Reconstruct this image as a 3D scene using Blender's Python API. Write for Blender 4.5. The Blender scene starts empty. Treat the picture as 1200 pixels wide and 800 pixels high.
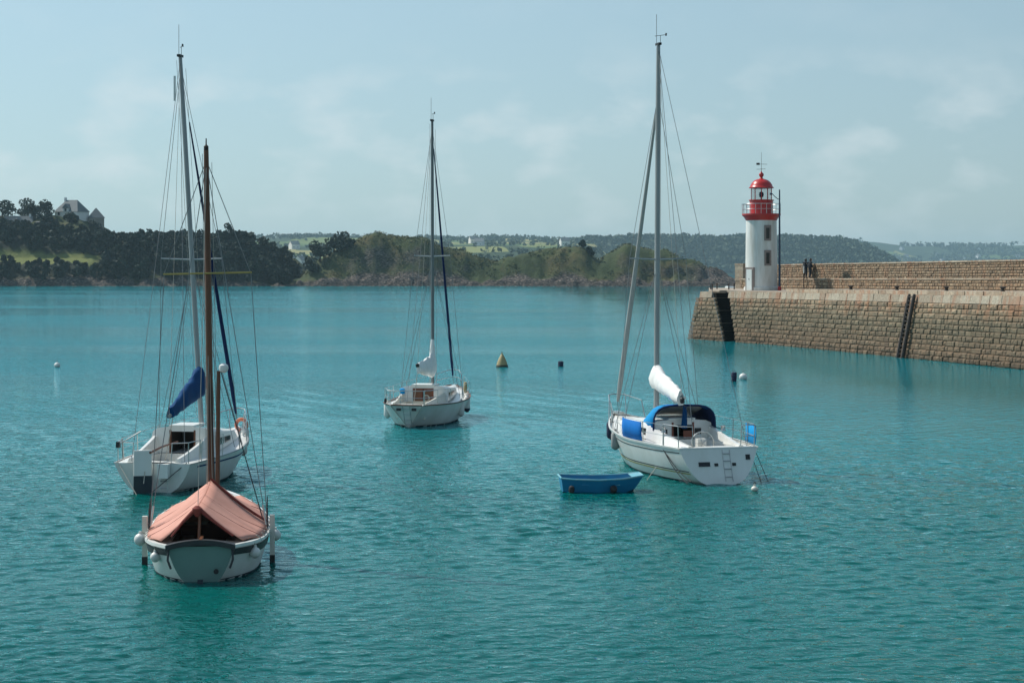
import bpy, math, random
import numpy as np
from mathutils import Vector, Matrix

# ------------------------------------------------------------------ camera, sky, sun, exposure
scene = bpy.context.scene
col = scene.collection
R = math.radians
rnd = random.Random(11)
rng = np.random.default_rng(11)
PI = math.pi

cam_d = bpy.data.cameras.new('camera')
cam_d.lens = 66.0
cam_d.sensor_width = 36.0
cam_d.sensor_fit = 'HORIZONTAL'
cam_d.shift_y = -0.0692
cam_d.clip_start = 0.5
cam_d.clip_end = 40000
cam = bpy.data.objects.new('camera', cam_d)
cam.location = (0, 0, 6.0)
cam.rotation_euler = (R(90), 0, 0)
col.objects.link(cam)
scene.camera = cam

SUN_EL, SUN_LEFT = 48.0, 60.0          # elevation, degrees left of the view axis (+Y)
world = bpy.data.worlds.new('World')
scene.world = world
world.use_nodes = True
wn = world.node_tree
for n in list(wn.nodes):
    wn.nodes.remove(n)
w_out = wn.nodes.new('ShaderNodeOutputWorld')
w_bg = wn.nodes.new('ShaderNodeBackground')
w_bg.inputs['Strength'].default_value = 0.114
sky = wn.nodes.new('ShaderNodeTexSky')
sky.sky_type = 'NISHITA'
sky.sun_disc = False
sky.sun_elevation = R(SUN_EL)
sky.sun_rotation = R(-SUN_LEFT)
sky.altitude = 0
sky.air_density = 1.0
sky.dust_density = 0.55
sky.ozone_density = 3.0
# thin broken cloud veil over the whole sky
w_tc = wn.nodes.new('ShaderNodeTexCoord')
w_mp = wn.nodes.new('ShaderNodeMapping')
w_mp.inputs['Location'].default_value = (14.0, 45.8, 3.8)
w_mp.inputs['Scale'].default_value = (9, 9, 17)
w_no = wn.nodes.new('ShaderNodeTexNoise')
w_no.inputs['Scale'].default_value = 2.1
w_no.inputs['Detail'].default_value = 7
w_no.inputs['Roughness'].default_value = 0.52
w_rp = wn.nodes.new('ShaderNodeValToRGB')
w_rp.color_ramp.elements[0].position = 0.49
w_rp.color_ramp.elements[0].color = (0, 0, 0, 1)
w_rp.color_ramp.elements[1].position = 0.70
w_rp.color_ramp.elements[1].color = (0.5, 0.5, 0.5, 1)
w_mx = wn.nodes.new('ShaderNodeMix')
w_mx.data_type = 'RGBA'
w_mx.inputs['B'].default_value = (6.8, 7.4, 7.6, 1)
wn.links.new(w_tc.outputs['Generated'], w_mp.inputs['Vector'])
wn.links.new(w_mp.outputs['Vector'], w_no.inputs['Vector'])
wn.links.new(w_no.outputs['Fac'], w_rp.inputs['Fac'])
w_sp = wn.nodes.new('ShaderNodeSeparateXYZ'); wn.links.new(w_tc.outputs['Generated'], w_sp.inputs[0])
w_el = wn.nodes.new('ShaderNodeValToRGB')                          # fair-weather puffs sit low over the horizon all round
for p_, c_ in ((0.0, 0.35), (0.03, 0.7), (0.055, 1.0), (0.085, 0.9), (0.12, 0.12)):
    e_ = w_el.color_ramp.elements[0] if p_ == 0.0 else (w_el.color_ramp.elements[-1] if p_ == 0.12 else w_el.color_ramp.elements.new(p_))
    e_.position = p_; e_.color = (c_, c_, c_, 1)
wn.links.new(w_sp.outputs[2], w_el.inputs['Fac'])
w_mu = wn.nodes.new('ShaderNodeMath'); w_mu.operation = 'MULTIPLY'
wn.links.new(w_rp.outputs['Color'], w_mu.inputs[0]); wn.links.new(w_el.outputs['Color'], w_mu.inputs[1])
wn.links.new(w_mu.outputs[0], w_mx.inputs['Factor'])
w_ti = wn.nodes.new('ShaderNodeMix'); w_ti.data_type = 'RGBA'; w_ti.blend_type = 'MULTIPLY'      # white balance of the photograph
w_ti.inputs['Factor'].default_value = 1.0
w_ti.inputs['B'].default_value = (0.94, 1.0, 0.97, 1)
wn.links.new(sky.outputs['Color'], w_ti.inputs['A'])
w_ve = wn.nodes.new('ShaderNodeMix'); w_ve.data_type = 'RGBA'      # even veil of thin high haze
w_vr = wn.nodes.new('ShaderNodeValToRGB')                          # thick along the horizon, thin overhead
w_vr.color_ramp.elements[0].position = 0.08; w_vr.color_ramp.elements[0].color = (0.66, 0.66, 0.66, 1)
w_vr.color_ramp.elements[1].position = 0.60; w_vr.color_ramp.elements[1].color = (0.28, 0.28, 0.28, 1)
w_s2 = wn.nodes.new('ShaderNodeSeparateXYZ'); wn.links.new(w_tc.outputs['Generated'], w_s2.inputs[0])
wn.links.new(w_s2.outputs[2], w_vr.inputs['Fac']); wn.links.new(w_vr.outputs['Color'], w_ve.inputs['Factor'])
w_dt = wn.nodes.new('ShaderNodeVectorMath'); w_dt.operation = 'DOT_PRODUCT'       # the veil glows towards the sun
w_dt.inputs[1].default_value = (-math.sin(R(SUN_LEFT))*math.cos(R(SUN_EL)), math.cos(R(SUN_LEFT))*math.cos(R(SUN_EL)), math.sin(R(SUN_EL)))
wn.links.new(w_tc.outputs['Generated'], w_dt.inputs[0])
w_ph = wn.nodes.new('ShaderNodeMath'); w_ph.operation = 'MULTIPLY_ADD'; w_ph.inputs[1].default_value = 0.85; w_ph.inputs[2].default_value = 0.74
wn.links.new(w_dt.outputs['Value'], w_ph.inputs[0])
w_vc = wn.nodes.new('ShaderNodeVectorMath'); w_vc.operation = 'SCALE'; w_vc.inputs[0].default_value = (3.55, 5.0, 5.6)
wn.links.new(w_ph.outputs[0], w_vc.inputs['Scale']); wn.links.new(w_vc.outputs[0], w_ve.inputs['B'])
wn.links.new(w_ti.outputs['Result'], w_ve.inputs['A'])
wn.links.new(w_ve.outputs['Result'], w_mx.inputs['A'])
wn.links.new(w_mx.outputs['Result'], w_bg.inputs['Color'])
wn.links.new(w_bg.outputs['Background'], w_out.inputs['Surface'])

sun_d = bpy.data.lights.new('sun', 'SUN')
sun_d.energy = 4.4
sun_d.angle = R(0.5)
sun_d.color = (1.0, 0.95, 0.87)
sun = bpy.data.objects.new('sun', sun_d)
sun_dir = Vector((-math.sin(R(SUN_LEFT)) * math.cos(R(SUN_EL)), math.cos(R(SUN_LEFT)) * math.cos(R(SUN_EL)), math.sin(R(SUN_EL))))
sun.rotation_euler = sun_dir.to_track_quat('Z', 'Y').to_euler()
sun.location = (-40, 40, 60)
col.objects.link(sun)

scene.view_settings.view_transform = 'Standard'
scene.view_settings.look = 'None'
scene.view_settings.gamma = 1.0
scene.view_settings.exposure = 0.0
scene.render.engine = 'CYCLES'
scene.cycles.use_denoising = True
scene.cycles.max_bounces = 8
scene.cycles.sample_clamp_indirect = 6.0
scene.cycles.volume_bounces = 0

# ------------------------------------------------------------------ helpers
def nodes_of(name):
    m = bpy.data.materials.new(name)
    m.use_nodes = True
    nt = m.node_tree
    return m, nt, nt.nodes['Principled BSDF']

def mix_node(nt, fac, a, b):
    n = nt.nodes.new('ShaderNodeMix')
    n.data_type = 'RGBA'
    for key, v in (('Factor', fac), ('A', a), ('B', b)):
        if hasattr(v, 'is_linked') or isinstance(v, bpy.types.NodeSocket):
            nt.links.new(v, n.inputs[key])
        elif key == 'Factor':
            n.inputs[key].default_value = v
        else:
            n.inputs[key].default_value = (*v, 1) if len(v) == 3 else v
    return n.outputs['Result']

def noise_node(nt, scale, detail=4, rough=0.55, coord='Object', stretch=None):
    tc = nt.nodes.new('ShaderNodeTexCoord')
    src = tc.outputs[coord]
    if coord == 'Position':
        src = nt.nodes.new('ShaderNodeNewGeometry').outputs['Position']
    if stretch:
        mp = nt.nodes.new('ShaderNodeMapping')
        mp.inputs['Scale'].default_value = stretch
        nt.links.new(src, mp.inputs['Vector'])
        src = mp.outputs['Vector']
    no = nt.nodes.new('ShaderNodeTexNoise')
    no.inputs['Scale'].default_value = scale
    no.inputs['Detail'].default_value = detail
    no.inputs['Roughness'].default_value = rough
    nt.links.new(src, no.inputs['Vector'])
    return no.outputs['Fac']

def pos_noise(nt, scale, detail=4, rough=0.55, stretch=None):
    g = nt.nodes.new('ShaderNodeNewGeometry').outputs['Position']
    if stretch:
        mp = nt.nodes.new('ShaderNodeMapping')
        mp.inputs['Scale'].default_value = stretch
        nt.links.new(g, mp.inputs['Vector'])
        g = mp.outputs['Vector']
    no = nt.nodes.new('ShaderNodeTexNoise')
    no.inputs['Scale'].default_value = scale
    no.inputs['Detail'].default_value = detail
    no.inputs['Roughness'].default_value = rough
    nt.links.new(g, no.inputs['Vector'])
    return no.outputs['Fac']

def ramp(nt, fac, stops):
    r = nt.nodes.new('ShaderNodeValToRGB')
    cr = r.color_ramp
    while len(cr.elements) > len(stops):
        cr.elements.remove(cr.elements[-1])
    while len(cr.elements) < len(stops):
        cr.elements.new(0.5)
    for e, (p, c) in zip(cr.elements, stops):
        e.position = p
        e.color = (*c, 1) if not isinstance(c, float) else (c, c, c, 1)
    nt.links.new(fac, r.inputs['Fac'])
    return r.outputs['Color']

def math_node(nt, op, a, b=0.0, clamp=False):
    n = nt.nodes.new('ShaderNodeMath')
    n.operation = op
    n.use_clamp = clamp
    for i, v in enumerate((a, b)):
        if isinstance(v, bpy.types.NodeSocket):
            nt.links.new(v, n.inputs[i])
        else:
            n.inputs[i].default_value = v
    return n.outputs[0]

def bump(nt, bsdf, height, strength=0.3, dist=0.02):
    b = nt.nodes.new('ShaderNodeBump')
    b.inputs['Strength'].default_value = strength
    b.inputs['Distance'].default_value = dist
    nt.links.new(height, b.inputs['Height'])
    nt.links.new(b.outputs['Normal'], bsdf.inputs['Normal'])
    return b

def basic(name, color, rough=0.5, dirt=None, scale=3.0, metal=0.0, amount=0.5, stretch=None, bumpy=0.0, spec=0.5):
    m, nt, b = nodes_of(name)
    b.inputs['Roughness'].default_value = rough
    b.inputs['Metallic'].default_value = metal
    b.inputs['Specular IOR Level'].default_value = spec
    d = dirt or tuple(c * 0.72 for c in color)
    n = noise_node(nt, scale, 6, 0.6, stretch=stretch)
    f = math_node(nt, 'MULTIPLY', ramp(nt, n, [(0.38, 0.0), (0.72, 1.0)]), amount)
    nt.links.new(mix_node(nt, f, color, d), b.inputs['Base Color'])
    if bumpy:
        bump(nt, b, n, bumpy, 0.02)
    return m

M = {}
M['gel_white'] = basic('white gelcoat', (0.80, 0.80, 0.765), 0.3, (0.60, 0.59, 0.51), 1.6, amount=0.5, stretch=(1, 1, 0.35))
M['hull_white'] = basic('weathered white hull', (0.79, 0.79, 0.75), 0.35, (0.50, 0.50, 0.42), 1.3, amount=0.6, stretch=(1, 1, 0.25))
M['cream'] = basic('cream paint', (0.70, 0.68, 0.60), 0.4, (0.5, 0.47, 0.38), 2.0)
M['shaded_mint'] = basic('shaded green paint', (0.17, 0.28, 0.25), 0.42, (0.13, 0.21, 0.19), 2.0)  # green paint darkened, the transom's shade is put into the colour
M['deck'] = basic('grey non slip deck', (0.60, 0.60, 0.57), 0.6, (0.42, 0.42, 0.39), 4)
M['dark_trim'] = basic('black rubbing strake', (0.022, 0.024, 0.026), 0.5, (0.05, 0.05, 0.05), 5)
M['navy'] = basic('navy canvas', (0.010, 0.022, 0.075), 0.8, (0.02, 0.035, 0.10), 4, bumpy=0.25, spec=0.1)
M['royal'] = basic('royal blue canvas', (0.003, 0.055, 0.165), 0.75, (0.003, 0.028, 0.09), 3, bumpy=0.4, spec=0.12)
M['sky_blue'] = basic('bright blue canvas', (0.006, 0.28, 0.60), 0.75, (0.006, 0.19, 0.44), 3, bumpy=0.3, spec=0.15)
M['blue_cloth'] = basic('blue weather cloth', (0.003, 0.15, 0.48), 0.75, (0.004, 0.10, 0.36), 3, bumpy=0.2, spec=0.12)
M['dinghy'] = basic('blue dinghy paint', (0.008, 0.21, 0.40), 0.4, (0.008, 0.13, 0.27), 4)
M['dinghy_rim'] = basic('worn turquoise rim', (0.12, 0.42, 0.50), 0.5, (0.45, 0.50, 0.48), 6)
M['sail'] = basic('white sailcloth', (0.80, 0.80, 0.77), 0.75, (0.62, 0.62, 0.58), 3, bumpy=0.5)
M['grey_sail'] = basic('grey uv strip sailcloth', (0.42, 0.42, 0.40), 0.8, (0.30, 0.30, 0.29), 3, bumpy=0.3)
M['alu'] = basic('grey anodised mast', (0.36, 0.37, 0.37), 0.38, (0.25, 0.26, 0.26), 2, metal=0.35, stretch=(1, 1, 0.2))
M['alu_dark'] = basic('dull dark mast', (0.20, 0.21, 0.21), 0.45, (0.14, 0.15, 0.15), 2, metal=0.3, stretch=(1, 1, 0.2))
M['steel'] = basic('stainless rail', (0.55, 0.55, 0.54), 0.28, (0.4, 0.4, 0.38), 8, metal=0.8)
M['wire'] = basic('rigging wire', (0.22, 0.23, 0.23), 0.45, (0.15, 0.16, 0.16), 8, metal=0.4)
M['wood'] = basic('varnished spar wood', (0.16, 0.060, 0.026), 0.4, (0.085, 0.03, 0.014), 5, stretch=(1, 1, 0.1))
M['wood_door'] = basic('mahogany boards', (0.20, 0.055, 0.026), 0.45, (0.12, 0.033, 0.017), 6, stretch=(1, 0.2, 1))
M['yellow_wood'] = basic('yellow painted pole', (0.42, 0.34, 0.09), 0.5, (0.26, 0.22, 0.08), 6)
M['canvas_pink'] = basic('sun faded red canvas', (0.60, 0.295, 0.225), 0.85, (0.46, 0.20, 0.145), 1.8, amount=0.7, bumpy=0.35)
M['canvas_red'] = basic('dark red canvas', (0.22, 0.040, 0.028), 0.85, (0.14, 0.025, 0.02), 3)
M['black'] = basic('black rubber', (0.012, 0.012, 0.013), 0.55, (0.03, 0.03, 0.03), 6)
M['inside'] = basic('dark cabin lining', (0.030, 0.026, 0.022), 0.7, (0.015, 0.013, 0.012), 5)
M['window'] = basic('smoked acrylic', (0.012, 0.014, 0.016), 0.08, (0.02, 0.02, 0.02), 3)
M['fender'] = basic('white fender vinyl', (0.70, 0.70, 0.66), 0.45, (0.45, 0.44, 0.38), 5)
M['fender_grey'] = basic('grey fender cover', (0.30, 0.31, 0.30), 0.7, (0.2, 0.2, 0.2), 6)
M['fender_navy'] = basic('navy fender cover', (0.010, 0.016, 0.05), 0.7, (0.02, 0.03, 0.07), 6)
M['rope'] = basic('pale rope', (0.45, 0.43, 0.37), 0.85, (0.25, 0.24, 0.2), 12)
M['rope_dark'] = basic('dark rope', (0.045, 0.045, 0.05), 0.85, (0.09, 0.09, 0.09), 12)
M['antifoul'] = basic('dark antifouling', (0.018, 0.030, 0.045), 0.6, (0.04, 0.06, 0.05), 4)
M['orange'] = basic('orange lifebuoy', (0.70, 0.17, 0.07), 0.5, (0.6, 0.3, 0.2), 5)
M['yellow'] = basic('yellow buoy paint', (0.40, 0.32, 0.15), 0.6, (0.22, 0.18, 0.10), 4, stretch=(1, 1, 0.4))
M['weed'] = basic('dark weed fringe', (0.030, 0.032, 0.018), 0.7, (0.06, 0.06, 0.03), 7)
M['light_house_white'] = basic('limewashed white masonry', (0.74, 0.74, 0.70), 0.75, (0.46, 0.42, 0.35), 1.9, amount=0.75, stretch=(1, 1, 0.18), bumpy=0.2)
M['red'] = basic('signal red paint', (0.50, 0.016, 0.014), 0.33, (0.30, 0.02, 0.018), 3, amount=0.5)
M['glass'] = None
M['stone_trim'] = basic('grey granite trim', (0.26, 0.21, 0.19), 0.8, (0.17, 0.14, 0.12), 6, bumpy=0.3)
M['blue_post'] = basic('dark blue post paint', (0.012, 0.030, 0.070), 0.4, (0.02, 0.045, 0.08), 4)
M['iron'] = basic('rusty dark iron', (0.030, 0.024, 0.020), 0.75, (0.075, 0.035, 0.018), 6)
M['roof_slate'] = basic('slate roof', (0.13, 0.15, 0.155), 0.8, (0.10, 0.115, 0.12), 1.0, bumpy=0.3)
M['wall_white'] = basic('rendered house wall', (0.80, 0.79, 0.76), 0.8, (0.62, 0.61, 0.57), 0.5)
M['wall_stone'] = basic('stone house wall', (0.30, 0.27, 0.23), 0.85, (0.2, 0.18, 0.16), 0.8)
M['skin'] = basic('skin', (0.42, 0.25, 0.18), 0.55, (0.36, 0.2, 0.14), 9)
M['cloth_dark'] = basic('dark clothing', (0.012, 0.016, 0.024), 0.85, (0.03, 0.035, 0.045), 9)
M['hair'] = basic('dark hair', (0.02, 0.014, 0.01), 0.6, (0.035, 0.024, 0.018), 14)

gm, gnt, gb = nodes_of('lantern glass')
gb.inputs['Transmission Weight'].default_value = 1.0
gb.inputs['Roughness'].default_value = 0.02
gb.inputs['IOR'].default_value = 1.05
M['glass'] = gm

class MB:
    """collects geometry and links it as one mesh object"""
    def __init__(s):
        s.v, s.f = [], []
    def add(s, v, f):
        o = len(s.v)
        s.v += [tuple(p) for p in v]
        s.f += [tuple(i + o for i in q) for q in f]
        return s
    def box(s, x0, x1, y0, y1, z0, z1):
        v = [(x0, y0, z0), (x1, y0, z0), (x1, y1, z0), (x0, y1, z0), (x0, y0, z1), (x1, y0, z1), (x1, y1, z1), (x0, y1, z1)]
        return s.add(v, [(3, 2, 1, 0), (4, 5, 6, 7), (0, 1, 5, 4), (1, 2, 6, 5), (2, 3, 7, 6), (3, 0, 4, 7)])
    def hexa(s, lo, hi):
        """lo, hi: four points each, counter-clockwise seen from above"""
        return s.add(list(lo) + list(hi), [(3, 2, 1, 0), (4, 5, 6, 7), (0, 1, 5, 4), (1, 2, 6, 5), (2, 3, 7, 6), (3, 0, 4, 7)])
    def prism(s, poly, z0, z1):
        n = len(poly)
        v = [(p[0], p[1], z0) for p in poly] + [(p[0], p[1], z1) for p in poly]
        return s.add(v, [tuple(range(n - 1, -1, -1)), tuple(range(n, 2 * n))] + [(i, (i + 1) % n, n + (i + 1) % n, n + i) for i in range(n)])
    def tube(s, pts, r, n=8, cap=True):
        pts = [Vector(p) for p in pts]
        k = len(pts)
        rr = r if isinstance(r, (list, tuple)) else [r] * k
        rings = []
        t0 = (pts[1] - pts[0]).normalized()
        up = Vector((0, 0, 1)) if abs(t0.z) < 0.9 else Vector((1, 0, 0))
        a = t0.cross(up).normalized()
        for i, p in enumerate(pts):
            if i == 0: t = pts[1] - pts[0]
            elif i == k - 1: t = pts[-1] - pts[-2]
            else: t = (pts[i + 1] - pts[i]).normalized() + (pts[i] - pts[i - 1]).normalized()
            t.normalize()
            a = (a - t * a.dot(t)).normalized()
            b = t.cross(a)
            rings.append([p + (a * math.cos(q) + b * math.sin(q)) * rr[i] for q in [2 * PI * j / n for j in range(n)]])
        v = [q for g in rings for q in g]
        f = [(i * n + j, i * n + (j + 1) % n, (i + 1) * n + (j + 1) % n, (i + 1) * n + j) for i in range(k - 1) for j in range(n)]
        if cap:
            f += [tuple(range(n - 1, -1, -1)), tuple(range((k - 1) * n, k * n))]
        return s.add(v, f)
    def lathe(s, prof, n=24, c=(0, 0), a0=0.0):
        k = len(prof)
        v = [(c[0] + r * math.cos(a0 + 2 * PI * j / n), c[1] + r * math.sin(a0 + 2 * PI * j / n), z) for r, z in prof for j in range(n)]
        f = [(i * n + j, i * n + (j + 1) % n, (i + 1) * n + (j + 1) % n, (i + 1) * n + j) for i in range(k - 1) for j in range(n)]
        f += [tuple(range(n - 1, -1, -1)), tuple(range((k - 1) * n, k * n))]
        return s.add(v, f)
    def loft(s, secs, closed=False, caps=False):
        n = len(secs[0]); k = len(secs)
        v = [p for q in secs for p in q]
        m = n if closed else n - 1
        f = [(i * n + j, i * n + (j + 1) % n, (i + 1) * n + (j + 1) % n, (i + 1) * n + j) for i in range(k - 1) for j in range(m)]
        if caps:
            f += [tuple(range(n - 1, -1, -1)), tuple(range((k - 1) * n, k * n))]
        return s.add(v, f)
    def build(s, name, mat, parent=None, smooth=False, loc=None, solid=0.0):
        me = bpy.data.meshes.new(name)
        me.from_pydata(s.v, [], s.f)
        me.materials.append(M[mat] if isinstance(mat, str) else mat)
        if smooth:
            me.shade_smooth()
            me.set_sharp_from_angle(angle=R(smooth if smooth is not True else 40))
        me.update()
        o = bpy.data.objects.new(name, me)
        col.objects.link(o)
        if parent: o.parent = parent
        if loc: o.location = loc
        if solid:
            md = o.modifiers.new('thickness', 'SOLIDIFY')
            md.thickness = solid
            md.offset = -1
        return o

def tag(o, label=None, cat=None, group=None, kind=None):
    if label: o['label'] = label
    if cat: o['category'] = cat
    if group: o['group'] = group
    if kind: o['kind'] = kind
    return o

def thing(name, label, cat, loc=(0, 0, 0), rz=0.0, group=None):
    o = bpy.data.objects.new(name, None)
    o.empty_display_size = 0.3
    o.location = loc
    o.rotation_euler = (0, 0, rz)
    col.objects.link(o)
    return tag(o, label, cat, group)

def crv(pts):
    """smooth (monotone cubic) curve through control points"""
    x = np.array([p[0] for p in pts], float); y = np.array([p[1] for p in pts], float)
    d = np.diff(y) / np.diff(x)
    m = np.zeros(len(x)); m[0], m[-1] = d[0], d[-1]
    for i in range(1, len(x) - 1):
        m[i] = 0 if d[i - 1] * d[i] <= 0 else 2 * d[i - 1] * d[i] / (d[i - 1] + d[i])
    def f(q):
        q = np.clip(np.asarray(q, float), x[0], x[-1])
        i = np.clip(np.searchsorted(x, q, side='right') - 1, 0, len(x) - 2)
        h = x[i + 1] - x[i]; t = (q - x[i]) / h
        return (2*t**3 - 3*t**2 + 1)*y[i] + (t**3 - 2*t**2 + t)*h*m[i] + (-2*t**3 + 3*t**2)*y[i+1] + (t**3 - t**2)*h*m[i+1]
    return f

def hash2(ix, iy, seed):
    h = (ix.astype(np.int64) * 374761393 + iy.astype(np.int64) * 668265263 + seed * 974634777) & 0xffffffff
    h = ((h ^ (h >> 13)) * 1274126177) & 0xffffffff
    return ((h ^ (h >> 16)) & 0xffff) / 65535.0

def vnoise(x, y, seed=0):
    ix = np.floor(x); iy = np.floor(y); fx = x - ix; fy = y - iy
    ux = fx*fx*(3-2*fx); uy = fy*fy*(3-2*fy)
    a = hash2(ix, iy, seed); b = hash2(ix+1, iy, seed); c = hash2(ix, iy+1, seed); d = hash2(ix+1, iy+1, seed)
    return (a*(1-ux)+b*ux)*(1-uy) + (c*(1-ux)+d*ux)*uy

def fbm(x, y, octv=4, seed=0, gain=0.5):
    s = 0; amp = 1; tot = 0
    for k in range(octv):
        s = s + amp * (vnoise(x * 2**k + 17.3*k, y * 2**k - 9.1*k, seed + k) - 0.5)
        tot += amp; amp *= gain
    return s / tot * 2

def np_mesh(name, v, faces, mat, tint=None, parent=None, smooth=False):
    """v (N,3), faces (F,k) arrays"""
    me = bpy.data.meshes.new(name)
    k = faces.shape[1]
    me.vertices.add(len(v)); me.vertices.foreach_set('co', v.astype(np.float32).ravel())
    me.loops.add(faces.size); me.loops.foreach_set('vertex_index', faces.astype(np.int32).ravel())
    me.polygons.add(len(faces))
    me.polygons.foreach_set('loop_start', np.arange(0, faces.size, k, dtype=np.int32))
    me.update(calc_edges=True)
    me.materials.append(mat)
    if tint is not None:
        at = me.color_attributes.new('tint', 'FLOAT_COLOR', 'POINT')
        c = np.ones((len(v), 4), np.float32); c[:, :tint.shape[1]] = tint
        at.data.foreach_set('color', c.ravel())
    if smooth: me.shade_smooth()
    me.validate()
    o = bpy.data.objects.new(name, me)
    col.objects.link(o)
    if parent: o.parent = parent
    return o

def grid_mesh(name, X, Y, Z, mat, tint=None, smooth=True):
    ny, nx = X.shape
    v = np.stack([X, Y, Z], -1).reshape(-1, 3)
    i = np.arange(ny*nx).reshape(ny, nx)
    f = np.stack([i[:-1, :-1], i[:-1, 1:], i[1:, 1:], i[1:, :-1]], -1).reshape(-1, 4)
    return np_mesh(name, v, f, mat, tint.reshape(-1, tint.shape[-1]) if tint is not None else None, None, smooth)

def leaves(centers, size, flat=0.5, seed=0):
    """one ragged quad for each centre, random orientation -> verts, faces"""
    g = np.random.default_rng(seed)
    n = len(centers)
    a = g.normal(size=(n, 3)); a /= np.linalg.norm(a, axis=1)[:, None]
    b = g.normal(size=(n, 3)); b -= a * (a*b).sum(1)[:, None]; b /= np.linalg.norm(b, axis=1)[:, None]
    s = (size * g.uniform(0.55, 1.35, n))[:, None]
    w = s * g.uniform(0.45, 0.9, n)[:, None]
    v = np.stack([centers - a*s, centers - b*w*g.uniform(.6, 1.3, n)[:, None], centers + a*s, centers + b*w*g.uniform(.6, 1.3, n)[:, None]], 1).reshape(-1, 3)
    return v, np.arange(4*n).reshape(n, 4)

def local_to_world(o):
    return Matrix.Translation(o.location) @ Matrix.Rotation(o.rotation_euler.z, 4, 'Z')

# ------------------------------------------------------------------ sea
def sea_material():
    m, nt, b = nodes_of('turquoise harbour water')
    b.inputs['IOR'].default_value = 1.333
    b.inputs['Specular IOR Level'].default_value = 0.13
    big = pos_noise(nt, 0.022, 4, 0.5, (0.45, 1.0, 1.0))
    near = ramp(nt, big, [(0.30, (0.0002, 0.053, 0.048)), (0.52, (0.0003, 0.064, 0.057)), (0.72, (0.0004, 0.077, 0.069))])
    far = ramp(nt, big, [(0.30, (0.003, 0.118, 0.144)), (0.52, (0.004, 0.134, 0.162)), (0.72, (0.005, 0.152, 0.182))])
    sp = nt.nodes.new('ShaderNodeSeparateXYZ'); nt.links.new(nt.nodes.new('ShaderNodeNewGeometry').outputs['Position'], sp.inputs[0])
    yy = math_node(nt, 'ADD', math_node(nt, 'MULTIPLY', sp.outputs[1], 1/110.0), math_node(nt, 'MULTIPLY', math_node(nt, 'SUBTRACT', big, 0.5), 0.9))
    c = mix_node(nt, ramp(nt, yy, [(0.45, 0.0), (1.0, 1.0)]), near, far)       # bluer, paler deep water beyond the moorings, partly painting in sky reflection
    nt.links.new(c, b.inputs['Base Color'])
    slick_n = pos_noise(nt, 0.03, 3, 0.5, (0.2, 1.0, 1.0))
    slick = ramp(nt, slick_n, [(0.38, 0.45), (0.56, 1.0)])
    w1 = pos_noise(nt, 1.7, 2, 0.5, (0.8, 1.0, 1.0))
    w2 = pos_noise(nt, 4.6, 2, 0.5, (0.85, 1.0, 1.0))
    h = math_node(nt, 'ADD', math_node(nt, 'MULTIPLY', w1, 0.45), math_node(nt, 'MULTIPLY', w2, 0.30))
    lee = math_node(nt, 'MULTIPLY', math_node(nt, 'MULTIPLY', math_node(nt, 'SUBTRACT', sp.outputs[0], 4.0), 1/16.0, True), math_node(nt, 'MULTIPLY', math_node(nt, 'SUBTRACT', sp.outputs[1], 66.0), 1/34.0, True))
    lee = math_node(nt, 'SUBTRACT', 1.0, math_node(nt, 'MULTIPLY', lee, 0.78))         # sheltered water under the pier
    h = math_node(nt, 'MULTIPLY', math_node(nt, 'MULTIPLY', h, slick), lee)
    bm = bump(nt, b, h, 1.0, 0.14)
    b.inputs['Specular IOR Level'].default_value = 0.0
    b.inputs['Roughness'].default_value = 0.4
    b.inputs['Subsurface Weight'].default_value = 1.0                 # light scattered inside the milky water
    b.inputs['Subsurface Radius'].default_value = (0.4, 1.0, 1.0)
    b.inputs['Subsurface Scale'].default_value = 0.4
    gl = nt.nodes.new('ShaderNodeBsdfGlossy'); gl.inputs['Color'].default_value = (0.70, 0.92, 0.96, 1); gl.inputs['Roughness'].default_value = 0.035
    fr = nt.nodes.new('ShaderNodeFresnel'); fr.inputs['IOR'].default_value = 1.16
    for n_ in (gl, fr): nt.links.new(bm.outputs['Normal'], n_.inputs['Normal'])
    mx = nt.nodes.new('ShaderNodeMixShader')
    nt.links.new(fr.outputs[0], mx.inputs[0]); nt.links.new(b.outputs[0], mx.inputs[1]); nt.links.new(gl.outputs[0], mx.inputs[2])
    nt.links.new(mx.outputs[0], nt.nodes['Material Output'].inputs['Surface'])
    return m
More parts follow.
